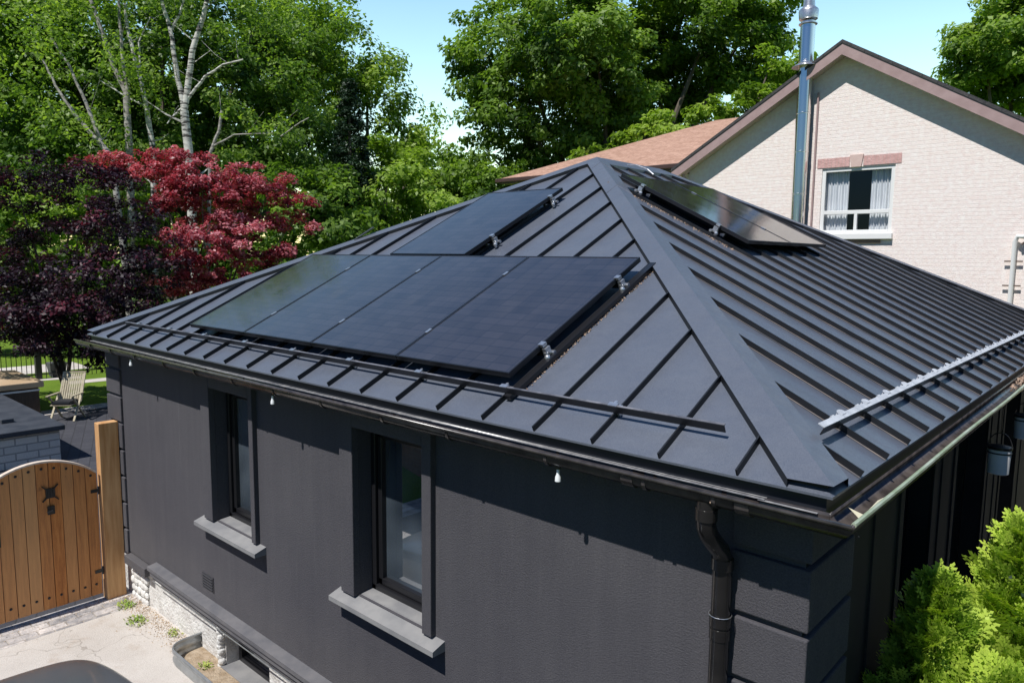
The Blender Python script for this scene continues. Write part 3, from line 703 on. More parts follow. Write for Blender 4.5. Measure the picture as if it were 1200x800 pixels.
# ------------------------------------------------------------------ hanging lanterns on the right side
def lantern(x, y, z, label):
    t = thing('hanging_lantern', (x,y,z-.1), label, 'lantern', 'white lanterns hung under the right eave')
    bm = B(); lathe(bm, (x,y,z-.11), [(.072,0), (.078,.004), (.084,.2), (.08,.205)], 28); obj('shade', bm, M_LANT, t, smooth=True)
    bm = B(); lathe(bm, (x,y,z+.096), [(.088,0), (.09,.006), (.09,.02), (.03,.03)], 28); lathe(bm, (x,y,z+.06), [(.084,0),(.087,.002),(.087,.01),(.084,.012)], 28); obj('lid', bm, M_BLACK, t)
    bm = B(); tube(bm, [(x-.085*math.cos(a), y, z+.1+.13*math.sin(a)) for a in [k*math.pi/10 for k in range(11)]], .004, 6)
    tube(bm, [(x,y,z+.23), (x,y,-.12)], .004, 6); obj('wire_handle', bm, M_BLACK, t)
lantern(.08, 3.85, -.60, 'white cylindrical lantern hanging nearer the corner under the right eave')
lantern(.10, 5.05, -.52, 'white cylindrical lantern hanging farther back under the right eave')

# ------------------------------------------------------------------ foliage
def leaves(name, centers, radii, tones, per, size, seed, m, parent, squash=.6, droop=0., aspect=.55, crown_c=None, upb=.5):
    """leaf blades scattered through clumps; centers Nx3, radii N, tones N"""
    rng = np.random.default_rng(seed)
    N = len(centers); cnt = np.maximum(3, (per*(radii/radii.mean())**2).astype(int)); idx = np.repeat(np.arange(N), cnt); n = len(idx)
    off = rng.normal(0, 1, (n,3)); off /= np.linalg.norm(off, axis=1)[:,None]
    off *= (rng.uniform(0,1,n)**.45)[:,None]; out = off.copy(); off[:,2] *= squash
    pos = centers[idx]+off*radii[idx][:,None]
    pos[:,2] -= droop*(off[:,0]**2+off[:,1]**2)*radii[idx]
    if crown_c is not None:
        oc = centers[idx]-crown_c; oc /= (np.linalg.norm(oc, axis=1)[:,None]+1e-6)
    else: oc = 0
    nrm = out*.45+oc*.35+np.array([0,0,upb])+rng.normal(0,.45,(n,3)); nrm /= np.linalg.norm(nrm, axis=1)[:,None]
    u = rng.normal(0,1,(n,3)); u -= (u*nrm).sum(1)[:,None]*nrm; u /= np.linalg.norm(u, axis=1)[:,None]; v = np.cross(nrm, u)
    s = (size*rng.uniform(.6,1.35,n))[:,None]
    fold = nrm*s*.18
    V = np.empty((n,4,3)); V[:,0] = pos-u*s; V[:,1] = pos+v*s*aspect+fold; V[:,2] = pos+u*s; V[:,3] = pos-v*s*aspect+fold
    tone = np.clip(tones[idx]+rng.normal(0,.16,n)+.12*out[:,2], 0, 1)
    me = bpy.data.meshes.new(name); me.vertices.add(n*4); me.vertices.foreach_set('co', (V.reshape(-1,3)-np.array(root_loc(parent) if parent else (0,0,0))).astype(np.float32).ravel())
    me.loops.add(n*4); me.loops.foreach_set('vertex_index', np.arange(n*4, dtype=np.int32))
    me.polygons.add(n); me.polygons.foreach_set('loop_start', np.arange(0, n*4, 4, dtype=np.int32)); me.polygons.foreach_set('loop_total', np.full(n, 4, dtype=np.int32))
    a = me.attributes.new('tone', 'FLOAT', 'FACE'); a.data.foreach_set('value', tone.astype(np.float32))
    me.update(); me.materials.append(m)
    o = bpy.data.objects.new(name, me); COL.objects.link(o)
    if parent: o.parent = parent
    return o
def clumps(blobs, spacing, rclump, seed, inner=.35, tone0=.5):
    """blobs: (centre, rx, rz). Clump centres on and inside each ellipsoid, uneven"""
    rng = np.random.default_rng(seed); C = []; RR_ = []; TT = []
    for c, rx, rz in blobs:
        k = max(4, int(4*math.pi*rx*((rx+rz)/2)/spacing**2*.55))
        d = rng.normal(0,1,(k,3)); d /= np.linalg.norm(d, axis=1)[:,None]
        r = np.where(rng.uniform(0,1,k) < inner, rng.uniform(.25,.85,k), rng.uniform(.82,1.08,k))
        p = np.array(c)+d*r[:,None]*np.array([rx,rx,rz]); C.append(p)
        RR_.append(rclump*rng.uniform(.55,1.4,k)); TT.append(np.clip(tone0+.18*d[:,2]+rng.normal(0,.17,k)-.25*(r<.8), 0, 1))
    return np.concatenate(C), np.concatenate(RR_), np.concatenate(TT)
def px_blobs(lst, depth, m_px):
    """(a, b, ra, rb[, extra depth]) read off the survey frame"""
    out = []
    for t in lst:
        dd = depth+(t[4] if len(t) > 4 else 0)
        out.append((tuple(at(t[0], t[1], dd)), t[2]/FPX*dd, t[3]/FPX*dd))
    return out
def trunk_mesh(base, tips, r0, seed, m, parent, n=7, wob=.12):
    random.seed(seed); bm = B(); base = Vector(base)
    for i, tp in enumerate(tips):
        tp = Vector(tp); path = []; rad = []; K = 9
        for k in range(K):
            t = k/(K-1); p = base.lerp(tp, t); lean = math.sin(t*math.pi)
            p = Vector((base.x+(tp.x-base.x)*t**1.35, base.y+(tp.y-base.y)*t**1.35, base.z+(tp.z-base.z)*t))
            p += Vector((random.uniform(-wob,wob), random.uniform(-wob,wob), 0))*lean; path.append(p)
            rad.append(r0*(1-.88*t)*(1 if i == 0 else .72))
        tube(bm, path, rad, n)
    return obj('trunk', bm, m, parent, smooth=True)
def tree(name, label, blobs, base, m, seed, spacing=1.0, rclump=.75, per=90, size=.12, r0=.3, bark=None, group=None, inner=.35, tone0=.5, squash=.62, ntips=9, cat='tree', droop=0., aspect=.55, upb=.5):
    base = Vector(base); t = thing(name, base, label, cat, group)
    C, RC, TT = clumps(blobs, spacing, rclump, seed, inner, tone0)
    cc = np.array([b[0] for b in blobs]).mean(0)-np.array([0,0,1.5])
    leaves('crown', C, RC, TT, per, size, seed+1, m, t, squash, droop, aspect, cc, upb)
    random.seed(seed); tips = [Vector(b[0])+Vector((0,0,b[2]*.35)) for b in blobs]; random.shuffle(tips)
    trunk_mesh(base, tips[:ntips], r0, seed, bark or M_BARK, t)
    return t
def ground_under(p, z=-2.9): return (p[0], p[1], z)

# big maple behind the roof
bl = px_blobs([(600,70,75,75),(675,20,95,80,2),(740,70,55,70,1),(850,15,75,75,-1),(610,145,75,55,-1),(690,135,80,70),(700,70,60,50,-3),(850,95,50,45,1),(800,40,60,60,2),(800,120,60,50,3),(730,110,70,60,3),(890,20,40,40),(568,95,38,50),(570,190,42,38),(650,190,60,42,-1),
                (760,150,60,45,-1),(745,-5,80,40),(880,55,42,50,-1),(640,50,60,45,-4),(545,60,16,22),(900,110,30,30)], 34, 0)
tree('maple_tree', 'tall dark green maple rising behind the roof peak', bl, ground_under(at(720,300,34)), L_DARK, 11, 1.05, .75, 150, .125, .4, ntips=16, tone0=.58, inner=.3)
bl = px_blobs([(1150,60,45,40),(1190,20,50,45),(1215,85,60,50),(1120,75,24,20),(1240,40,60,60),(1180,60,50,50,2),(1170,100,40,34,1)], 40, 0)
tree('maple_tree', 'round green maple behind the right end of the pink brick gable', bl, ground_under(at(1190,300,40)), L_MID, 21, 1.0, .8, 140, .15, .4, ntips=5, tone0=.55)
bl = px_blobs([(730,172,32,24),(775,165,30,26),(690,188,24,16),(880,120,30,26),(925,100,22,24),(905,75,14,16),(830,140,30,22),(945,80,12,12)], 29.5, 0)
tree('lime_tree', 'bright yellow green tree just above the red brown shingle roof', bl, ground_under(at(800,300,29.5), -3.4), L_LIGHT, 31, .7, .5, 100, .11, .25, ntips=6, tone0=.5)
# left side masses
bl = px_blobs([(385,55,60,60),(430,105,52,52,-1),(470,150,42,40),(340,10,70,60,1),(490,185,36,30,-1),(375,130,50,50),(330,70,60,60)], 40, 0)
tree('willow_tree', 'pale green feathery willow at the left edge of the open sky', bl, ground_under(at(430,300,40)), L_LIGHT, 41, 1.15, .8, 120, .13, .4, ntips=6, tone0=.42, droop=.5, squash=.9)
bl = px_blobs([(60,70,110,90,2),(190,40,110,90),(300,60,80,80),(345,150,65,60,-1),(270,150,70,60),(170,150,90,70,1),(70,180,90,70),(10,130,70,80),(10,20,80,60,1),(300,220,60,45,-2),(200,220,70,50),(365,215,40,40,-1),(120,60,120,90,5),(260,100,110,90,5),(40,160,90,80,5),(180,200,110,60,4),(350,90,60,70,4),(390,180,40,50,3)], 34, 0)
tree('oak_tree', 'broad dark green oak filling the left behind the white birches', bl, ground_under(at(190,300,34)), L_DARK, 51, 1.1, .72, 135, .12, .4, ntips=12, tone0=.52, inner=.3)
bl = px_blobs([(20,250,70,45),(60,285,60,35),(100,235,55,32),(0,320,60,40),(150,270,50,30)], 28, 0)
tree('lilac_bush', 'mid green lilac bush showing between the dark purple maple layers', bl, ground_under(at(50,340,28)), L_MID, 61, .8, .6, 100, .11, .12, ntips=5, tone0=.5, cat='bush')
for i, (lst, dep, mm, lab) in enumerate([
    ([(465,225,38,30),(500,250,40,26),(440,252,36,28),(450,190,34,30,3)], 30, L_LIGHT, 'bright leafy shrub left of the lone top panel'),
    ([(520,214,38,26),(550,226,36,22),(490,200,24,22)], 36, L_MID, 'rounded green tree low between the willow and the tall maple'),
    ([(585,225,36,24),(560,208,22,14),(605,215,26,20)], 31, L_DARK, 'dark green bush beside the left tip of the shingle roof'),
    ([(385,255,40,34),(350,265,36,36),(410,275,40,30),(340,225,34,30,1),(395,215,36,30,2)], 27, L_DARK, 'dark shrub right of the crimson maple above the left roof edge')]):
    tree('garden_shrub', lab, px_blobs(lst, dep, 0), ground_under(at(lst[0][0], 300, dep)), mm, 70+i*3, .8, .6, 130, .11, .1, ntips=3, tone0=.5, cat='shrub')
bl = px_blobs([(30,350,60,45),(110,350,60,40),(190,360,60,45),(270,345,60,45),(340,320,50,40),(150,400,60,30),(60,385,40,26),(230,395,60,30)], 29.5, 0)
tree('hedge', 'dark leafy hedge standing behind the iron fence', bl, ground_under(at(150,400,29.5)), L_DARK, 91, .9, .65, 110, .12, .1, ntips=4, tone0=.35, cat='hedge')
# spruce
sp = thing('spruce_tree', ground_under(at(412,300,30)), 'narrow dark spruce between the oak and the willow', 'tree')
rng = np.random.default_rng(5); C = []; RC = []; TT = []; b0 = Vector(at(412,300,30)); topz = at(418,98,30).z; bz = -2.2
for k in range(420):
    t = rng.uniform(0,1)**.8; z = bz+(topz-bz)*t; r = (1-t)**.8*2.0*rng.uniform(.5,1.05)+.05; a = rng.uniform(0,6.283)
    C.append((b0.x+math.cos(a)*r, b0.y+math.sin(a)*r, z-r*.22)); RC.append(.42*rng.uniform(.6,1.2)*(1.15-t*.6)); TT.append(rng.uniform(.2,.8))
leaves('crown', np.array(C), np.array(RC), np.array(TT), 90, .08, 6, L_CON, sp, .45, .5, .3)
bm = B(); tube(bm, [(b0.x,b0.y,-2.95), (b0.x,b0.y,2), (b0.x,b0.y,topz-.2)], [.2,.13,.02], 7); obj('trunk', bm, M_BARK, sp, smooth=True)
# birches
def birch_tree(label, stems, dep, crown, seed, r0, bark=None):
    base = at(*stems[0][0][0], dep); t = thing('birch_tree', (base.x, base.y, -2.9), label, 'tree', 'white birches at the left')
    bm = B(); random.seed(seed)
    for s, (pts, ra, rb) in enumerate(stems):
        P_ = [at(a, b, dep) for a, b in pts]
        if s == 0: P_ = [Vector((P_[0].x, P_[0].y, -2.95))]+P_
        n = len(P_); full = []
        for i in range(n-1):
            for k in range(4): full.append(P_[i].lerp(P_[i+1], k/4)+Vector((random.uniform(-.02,.02), random.uniform(-.02,.02), 0)))
        full.append(P_[-1]); m_ = len(full)
        tube(bm, full, [(ra+(rb-ra)*i/(m_-1)) for i in range(m_)], 9)
        for i in range(3, m_, 2):
            if random.random() < .6:
                p = full[i]; d = Vector((random.uniform(-1,1), random.uniform(-1,1), random.uniform(.3,1.1))).normalized(); L = random.uniform(.5,1.5)
                tube(bm, [p, p+d*L*.5, p+d*L+Vector((0,0,random.uniform(-.2,.2)))], [rb*.35, rb*.22, .008], 5)
    obj('trunk', bm, bark or M_BIRCH, t, smooth=True)
    C, RC, TT = clumps(px_blobs(crown, dep, 0), 1.0, .6, seed, .4, .6)
    leaves('crown', C, RC, TT, 46, .085, seed, L_MID, t, .8, .5)
    return t
S = lambda pts, a, b: (pts, a, b)
birch_tree('white birch with a forked trunk rising out of the crimson maple', [S([(232,420),(226,280),(222,190),(216,130)], .19, .145), S([(216,130),(206,80),(200,35),(186,-10)], .10, .06), S([(216,128),(226,60),(238,20),(246,-15)], .12, .07),
            S([(219,118),(240,90),(262,76),(285,70)], .06, .03), S([(216,125),(204,135),(196,145)], .045,.02), S([(201,35),(212,15),(216,-10)], .05,.03)], 26.5, [(240,-20,60,40),(290,55,40,30,1.5),(200,-30,50,30),(320,20,50,40,2)], 101, .17)
birch_tree('slender grey birch with a leaning pair of stems left of the forked birch', [S([(156,330),(152,180),(148,110)], .15, .12), S([(148,110),(132,75),(108,5),(98,-20)], .10, .05), S([(150,115),(143,60),(138,-10)], .07, .045)], 27.5, [(110,-20,55,35),(60,20,50,35,1),(150,60,40,30,-.6),(120,150,34,22,-.6)], 111, .13, M_BIRCH2)
birch_tree('birch with a curved white stem behind the forked birch', [S([(182,330),(180,180),(172,125)], .12, .10), S([(172,125),(160,75),(148,30),(146,-10)], .09, .05), S([(165,85),(163,50),(176,20)], .04, .02), S([(172,125),(150,115),(118,95)], .05, .02)], 28.5, [(165,-30,45,30),(175,100,30,20,-.6)], 121, .12)
birch_tree('left leaning birch with thin pale twin stems at the far left', [S([(150,340),(132,185),(110,160)], .12, .09), S([(110,160),(88,135),(65,100),(50,70)], .075, .03), S([(118,165),(100,120),(80,75),(60,45)], .07, .03)], 25.5, [(40,30,50,40,1),(20,90,40,35,1.5),(80,60,40,30,-.6),(60,150,40,24,-.8)], 131, .1, M_BIRCH2)
birch_tree('thin birch sapling leaning right above the crimson maple', [S([(244,330),(246,180),(256,155),(260,130)], .08, .05), S([(248,172),(275,158),(320,156)], .04, .02), S([(330,160),(350,145),(362,138)], .03,.015)], 27, [(350,120,25,20,1.5),(300,140,34,18,-.5)], 141, .06, M_BIRCH2)
# Japanese maples: layered pads
bl = px_blobs([(215,188,34,13),(262,205,52,17,-.5),(318,222,40,16,.5),(238,222,52,16,-1),(342,243,26,16,.3),(192,205,34,14),(250,280,52,20,-1.2),(290,262,42,16,-.6),(228,305,46,18,-1.3),(305,290,34,18,-.3),
                (205,245,36,15,-.4),(150,192,46,10,.8),(345,262,24,12,.5),(270,240,44,14,.2),(180,182,26,10,.6),(265,320,34,12,-.6),(330,305,26,14,0),(215,330,36,14,-.5)], 21, 0)
tree('japanese_maple', 'crimson Japanese maple in full sun at the left roof edge', bl, ground_under(at(235,340,21)), L_RED, 151, .52, .27, 110, .052, .08, ntips=12, tone0=.55, squash=.5, upb=.7, inner=.4, droop=.35)
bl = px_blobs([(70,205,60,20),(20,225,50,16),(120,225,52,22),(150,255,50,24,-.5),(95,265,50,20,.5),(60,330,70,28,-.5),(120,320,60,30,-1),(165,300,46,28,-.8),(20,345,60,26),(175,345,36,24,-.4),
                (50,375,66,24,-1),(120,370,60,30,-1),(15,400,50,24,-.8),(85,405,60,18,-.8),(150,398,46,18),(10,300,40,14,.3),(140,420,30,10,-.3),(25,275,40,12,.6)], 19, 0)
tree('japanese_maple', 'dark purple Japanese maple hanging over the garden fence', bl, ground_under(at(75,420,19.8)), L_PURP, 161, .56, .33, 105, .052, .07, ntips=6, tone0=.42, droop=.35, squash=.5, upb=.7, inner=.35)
# far woods close the view behind the gardens
rng = np.random.default_rng(77); C = []; RC = []; TT = []
for k in range(1300):
    a = rng.uniform(-150, 1350); dd = rng.uniform(55, 75); hgt = 4.5+2.5*math.sin(a*.013)+1.5*math.sin(a*.041)+rng.normal(0,.6)
    if a < 560: hgt += 7 if a < 430 else 3
    p = at(a, 300, dd); zt = rng.uniform(-3, hgt); C.append((p.x, p.y, zt)); RC.append(rng.uniform(1.2,2.4)); TT.append(rng.uniform(.25,.7))
o = leaves('far_woods', np.array(C), np.array(RC), np.array(TT), 80, .3, 78, L_MID, None); tag(o, 'distant band of green woods seen beyond the gardens', 'woods', kind='stuff')

# ------------------------------------------------------------------ cedars at the right corner
def frond_template(rng):
    """a flat spray: stem with side branchlets, each a chain of narrow scale blades"""
    segs = []
    def chain(p, d, n, L, wd):
        for i in range(n):
            p2 = p+d*L; segs.append((p.copy(), p2.copy(), wd*(1-.5*i/n))); p = p2; d = d+np.array([rng.normal(0,.06), rng.normal(0,.06), rng.normal(0,.08)]); d /= np.linalg.norm(d)
        return p
    d0 = np.array([0,1.,0]); chain(np.zeros(3), d0, 6, .02, .008)
    for i in range(5):
        for s in (-1, 1):
            b = np.array([0, .012+i*.02, 0]); ang = R(48-i*3); dd = np.array([s*math.sin(ang), math.cos(ang), rng.normal(.05,.12)])
            n = 4-i//2; chain(b, dd, n, .017, .0078)
            if i < 4:
                b2 = b+dd*.018; dd2 = np.array([s*math.sin(ang+.7), math.cos(ang+.7), .1]); chain(b2, dd2, 2, .015, .0068)
                dd3 = np.array([s*math.sin(ang-.7), math.cos(ang-.7), .1]); chain(b+dd*.03, dd3, 2, .015, .0068)
    return np.array([s[0] for s in segs]), np.array([s[1] for s in segs]), np.array([s[2] for s in segs])
def cedar(label, x, y, top, rmax, seed, n):
    rng = np.random.default_rng(seed); base = Vector((x, y, -3.4)); t = thing('cedar_shrub', base, label, 'cedar', 'cedars beside the right wall')
    tmpl = [frond_template(rng) for _ in range(5)]; H = top+3.35
    V = []; tone = []
    # lobes make the outline uneven
    lob = [(rng.uniform(0,6.283), rng.uniform(0,1), rng.uniform(.2,.5)) for _ in range(70)]
    for i in range(n):
        A_, B_, Wd = tmpl[i % 5]
        f = rng.uniform(0,1)**.85; f = 1-(1-f)*.999; hfrac = f
        z = -3.35+H*hfrac; a = rng.uniform(0,6.283)
        prof = rmax*min(1, (1-hfrac)*2.1+.01)**.95*(.85+.15*math.sin(3*a+seed))
        for (la, lh, lr) in lob:
            da = abs((a-la+math.pi) % 6.283-math.pi); dh = abs(hfrac-lh)*H
            if da < .5 and dh < .16: prof *= 1+lr*(1-da/.5)*(1-dh/.16)
        r = prof*.88*(1-abs(rng.normal(0,.16)))
        wild = rng.uniform() < .14
        if wild: r = prof*.98
        pos = np.array([x+r*math.cos(a), y+r*math.sin(a), z])
        out = np.array([math.cos(a), math.sin(a), .0]); d = out*rng.uniform(.3,.9)+np.array([0,0,rng.uniform(.55,1.15)])+rng.normal(0,.2,3); d /= np.linalg.norm(d)
        nn = np.cross(d, rng.normal(0,1,3)+np.cross(d, out)*1.0); nn /= np.linalg.norm(nn); ss = np.cross(d, nn); sc_ = rng.uniform(.8,1.4)*(1.35 if wild else 1)
        Mx = np.stack([ss, d, nn])*sc_
        a_, b_ = A_@Mx+pos, B_@Mx+pos; w_ = (Wd*sc_)[:,None]; dirs = b_-a_; dirs /= np.linalg.norm(dirs, axis=1)[:,None]
        side = np.cross(dirs, nn); side /= np.linalg.norm(side, axis=1)[:,None]; mid = (a_+b_)/2
        V.append(np.stack([a_, mid+side*w_, b_, mid-side*w_], 1))
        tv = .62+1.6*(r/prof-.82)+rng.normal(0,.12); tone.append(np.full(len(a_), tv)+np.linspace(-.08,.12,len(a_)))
    V = np.concatenate(V); tone = np.clip(np.concatenate(tone), 0, 1); k = len(V)
    me = bpy.data.meshes.new('foliage'); me.vertices.add(k*4); me.vertices.foreach_set('co', (V.reshape(-1,3)-np.array(base)).astype(np.float32).ravel())
    me.loops.add(k*4); me.loops.foreach_set('vertex_index', np.arange(k*4, dtype=np.int32)); me.polygons.add(k)
    me.polygons.foreach_set('loop_start', np.arange(0,k*4,4,dtype=np.int32)); me.polygons.foreach_set('loop_total', np.full(k,4,dtype=np.int32))
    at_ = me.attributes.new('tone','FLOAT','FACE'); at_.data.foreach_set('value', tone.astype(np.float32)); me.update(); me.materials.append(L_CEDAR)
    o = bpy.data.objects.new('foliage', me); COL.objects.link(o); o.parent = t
    # shaded core of inner twigs
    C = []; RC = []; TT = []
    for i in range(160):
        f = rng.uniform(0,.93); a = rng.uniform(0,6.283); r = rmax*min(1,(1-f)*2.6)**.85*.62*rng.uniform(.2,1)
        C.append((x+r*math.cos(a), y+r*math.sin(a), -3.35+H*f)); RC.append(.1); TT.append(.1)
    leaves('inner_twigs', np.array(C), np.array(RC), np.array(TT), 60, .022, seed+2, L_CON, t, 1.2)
    bm = B(); tube(bm, [(x,y,-3.42), (x,y,-2), (x,y,top-.3)], [.05,.035,.008], 7); obj('trunk', bm, M_BARK, t)
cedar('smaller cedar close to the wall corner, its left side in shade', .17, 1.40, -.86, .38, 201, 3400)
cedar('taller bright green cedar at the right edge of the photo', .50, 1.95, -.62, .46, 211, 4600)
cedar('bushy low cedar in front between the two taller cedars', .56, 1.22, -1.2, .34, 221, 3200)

# ------------------------------------------------------------------ gate and post
gate = thing('wooden_gate', (-8.85,-.7,-3.4), 'arched orange cedar board gate with black iron bolts', 'gate')
random.seed(3); bw_ = .132; me_t = []
bm = B(); lay = bm.faces.layers.float.new('tone'); y = -.085; gy0 = -.085; cyy = -.70; RAD = .98
def arch(yy): return -1.475-(RAD-math.sqrt(max(0, RAD**2-(yy-cyy)**2)))*1.15
while y-bw_ > -1.55:
    ya, yb = y, y-bw_+.008; tn = random.random(); dx = random.uniform(-.003,.003)
    ptsf = [(ya,-3.30), (yb,-3.30), (yb,arch(yb)), ((ya+yb)/2, arch((ya+yb)/2)), (ya,arch(ya))]
    F_ = [bm.verts.new((-8.80+dx, p[0], p[1])) for p in ptsf]; K_ = [bm.verts.new((-8.84, p[0], p[1])) for p in ptsf]
    fs = [bm.faces.new(F_), bm.faces.new(K_[::-1])]+[bm.faces.new((F_[i], K_[i], K_[(i+1)%5], F_[(i+1)%5])) for i in range(5)]
    for f in fs: f[lay] = tn
    y -= bw_
gy1 = y
obj('board', bm, M_WOOD, gate)
bm = B()
for zz in (-3.1, -1.95): box(bm, -8.88, -8.841, gy1+.02, gy0-.02, zz-.05, zz+.05)
obj('cross_rail', bm, M_WOOD, gate)
bm = B(); n = 24
for i in range(n):
    a = gy0-(gy0-gy1)*i/n; b = gy0-(gy0-gy1)*(i+1)/n; bar(bm, (-8.82,a,arch(a)+.008), (-8.82,b,arch(b)+.008), .075, .02)
obj('arched_top_trim', bm, mottled('pale_cut_wood', (.62,.5,.4), (.7,.6,.5), 20, .8), gate)
y = gy0-bw_/2
while y > gy1:
    for zz in (arch(y)-.075, -3.16):
        bm = B(); bmesh.ops.create_uvsphere(bm, u_segments=10, v_segments=6, radius=.016, matrix=Matrix.Translation((-8.797,y,zz))@Matrix.Diagonal((.5,1,1,1)))
        obj('bolt_head', bm, M_IRON, gate, smooth=True)
    y -= bw_
bm = B(); cy, cz = -.60, -1.86 # square iron grille with pointed corners
box(bm, -8.797, -8.785, cy-.05, cy+.05, cz-.06, cz+.06)
for sy in (-1,1):
    for sz in (-1,1): bar(bm, (-8.791,cy+sy*.04,cz+sz*.05), (-8.791,cy+sy*.085,cz+sz*.095), .012, .022, (1,0,0))
for k in (-1,0,1): bar(bm, (-8.782,cy+k*.03,cz-.055), (-8.782,cy+k*.03,cz+.055), .008, .008, (1,0,0))
obj('speakeasy_grille', bm, M_IRON, gate)
bm = B(); box(bm, -8.797, -8.775, cy-.04, cy+.035, -2.12, -2.02); tube(bm, [(-8.77,cy-.0,-2.07), (-8.74,cy-.0,-2.07), (-8.74,cy-.06,-2.075)], .009, 8); obj('door_knocker', bm, M_IRON, gate, bevel=.004)
bm = B(); box(bm, -8.797, -8.78, -1.24, -1.13, -2.38, -2.10); tube(bm, [(-8.78,-1.17,-2.14), (-8.745,-1.17,-2.16), (-8.745,-1.17,-2.30), (-8.78,-1.17,-2.32)], .009, 8); box(bm, -8.797, -8.782, -1.22, -1.12, -2.05, -1.98); obj('latch', bm, M_IRON, gate, bevel=.003)
for zz in (-1.95,-3.0):
    bm = B(); tube(bm, [(-8.80,-.068,zz-.05), (-8.80,-.068,zz+.05)], .012, 8); box(bm, -8.797, -8.79, -.16, -.07, zz-.02, zz+.02); obj('hinge', bm, M_IRON, gate)
bm = B(); box(bm, -8.90, -8.76, -.045, .185, -3.4, -1.10)
post = obj('gate_post', bm, M_POST, None, bevel=.006); tag(post, 'thick raw cedar gate post standing against the house corner', 'post')
bm = B(); box(bm, -8.9, -8.78, -1.75, -1.57, -3.4, -1.15); tag(obj('gate_post', bm, M_POST, None, bevel=.006), 'raw cedar gate post on the latch side of the arched gate', 'post')

# ------------------------------------------------------------------ window well
ww = thing('window_well', (-5.95,.0,-3.4), 'galvanised corrugated window well in front of the basement window', 'window well')
bm = B(); path = [(-6.78,.26), (-6.78,.06)]+[(-6.60-.18*math.cos(t), .06-.18*math.sin(t)) for t in [k*math.pi/16 for k in range(1,9)]]+[(-5.2,-.12)]+[(-5.2+.18*math.sin(t), .06-.18*math.cos(t)) for t in [k*math.pi/16 for k in range(1,9)]]+[(-5.02,.26)]
rows = []
for k in range(15):
    zz = -3.6+.37*k/14; w_ = .008*math.sin(k*1.8); rows.append([bm.verts.new((x+(w_ if x < -5.9 else -w_), y+w_, zz)) for x, y in path])
for a, b in zip(rows, rows[1:]):
    for k in range(len(path)-1): bm.faces.new((a[k], a[k+1], b[k+1], b[k]))
wl = obj('well_wall', bm, M_CORR, ww, smooth=True); md = wl.modifiers.new('s','SOLIDIFY'); md.thickness = .004
bm = B(); tube(bm, [(x,y,-3.225) for x, y in path], .011, 8); obj('rolled_rim', bm, M_CORR, ww, smooth=True)
bm = B(); q(bm, (-6.77,.258,-3.385), (-6.77,-.0,-3.385), (-6.6,-.11,-3.385), (-5.2,-.11,-3.385), (-5.03,.0,-3.385), (-5.03,.258,-3.385)); obj('soil', bm, M_SOIL, ww)
M_WEED = mottled('weed_leaf', (.16,.28,.03), (.38,.42,.10), 9, .7)
def weeds(label, spots, seed, grp):
    for i, (x, y, r, n) in enumerate(spots):
        rng = np.random.default_rng(seed+i); bm = B(); 
        for k in range(n):
            a = rng.uniform(0,6.28); rr_ = r*rng.uniform(0,1)**.7; p = Vector((x+rr_*math.cos(a), y+rr_*math.sin(a)*.7, -3.392)); aa = rng.uniform(0,6.28); d = Vector((math.cos(aa)*.8, math.sin(aa)*.8, rng.uniform(.15,1.2))).normalized(); L = rng.uniform(.015,.05); s = d.cross(Vector((0,0,1))).normalized()*L*.22
            q(bm, p, p+d*L*.5+s, p+d*L, p+d*L*.5-s)
        me_o = obj('weed_clump', bm, M_WEED, None); tag(me_o, label[i], 'weeds', grp)
weeds(['green weed tuft at the foot of the gate post', 'green weed tuft on the driveway near the ledge end', 'dry weed tuft along the white foundation', 'small dry weed tuft beside the window well', 'leafy weed growing inside the window well'],
      [(-8.42,.05,.15,170), (-7.92,-.02,.16,190), (-7.3,.17,.12,60), (-6.95,.18,.10,50), (-6.35,.1,.10,150)], 300, 'weed tufts along the foundation')

litter('ground_grit', lambda r: (r.uniform(-8.7,-6.8), .24-abs(r.normal(0,.13)), -3.392), 1500, .008, 17, 'tan grit and dry crumbs along the foot of the white foundation', mottled('tan_grit', (.35,.25,.15), (.55,.42,.28), 30, .9))
litter('ground_grit', lambda r: (-8.85+abs(r.normal(0,.2)), r.uniform(-2,.2), -3.392), 500, .007, 18, 'brown grit scattered over the cobble strip by the gate', M_SOIL)
# ------------------------------------------------------------------ parked car (hood toward the gate)
car = thing('parked_car', (-3.9,-2.15,-3.4), 'dark glossy car parked on the driveway by the house, only its bonnet showing', 'car')
secs = [ # x, half width, z bottom, z shoulder, z top, top half width
    (-6.06,.52,-3.05,-2.86,-2.80,.40), (-5.98,.74,-3.15,-2.74,-2.66,.55), (-5.75,.86,-3.2,-2.64,-2.545,.66), (-5.3,.91,-3.2,-2.57,-2.475,.72), (-4.8,.92,-3.2,-2.52,-2.42,.74),
    (-4.45,.92,-3.2,-2.50,-2.39,.74), (-3.0,.92,-3.2,-2.48,-2.40,.74), (-2.2,.91,-3.2,-2.48,-2.40,.73), (-1.75,.86,-3.18,-2.52,-2.44,.68), (-1.62,.74,-3.05,-2.65,-2.55,.55)]
CYc = -2.03; UP = .17; bm = B(); rows = []
for x, hw, zb, zs, zt, tw in secs:
    x += .10; zs += UP; zt += UP
    half = [(0,zb), (hw*.8,zb), (hw*.98,zb+.12), (hw,(zb+zs)/2), (hw*.97,zs), (hw*.9,zs+.045), (tw,zt-.012), (tw*.55,zt+.008), (0,zt+.014)]
    ring = half+[(-a,b) for a, b in half[-2:0:-1]]; rows.append([bm.verts.new((x, CYc+a, b)) for a, b in ring])
for a, b in zip(rows, rows[1:]):
    for k in range(len(a)): bm.faces.new((a[k], a[(k+1)%len(a)], b[(k+1)%len(a)], b[k]))
bm.faces.new(rows[0]); bm.faces.new(rows[-1][::-1])
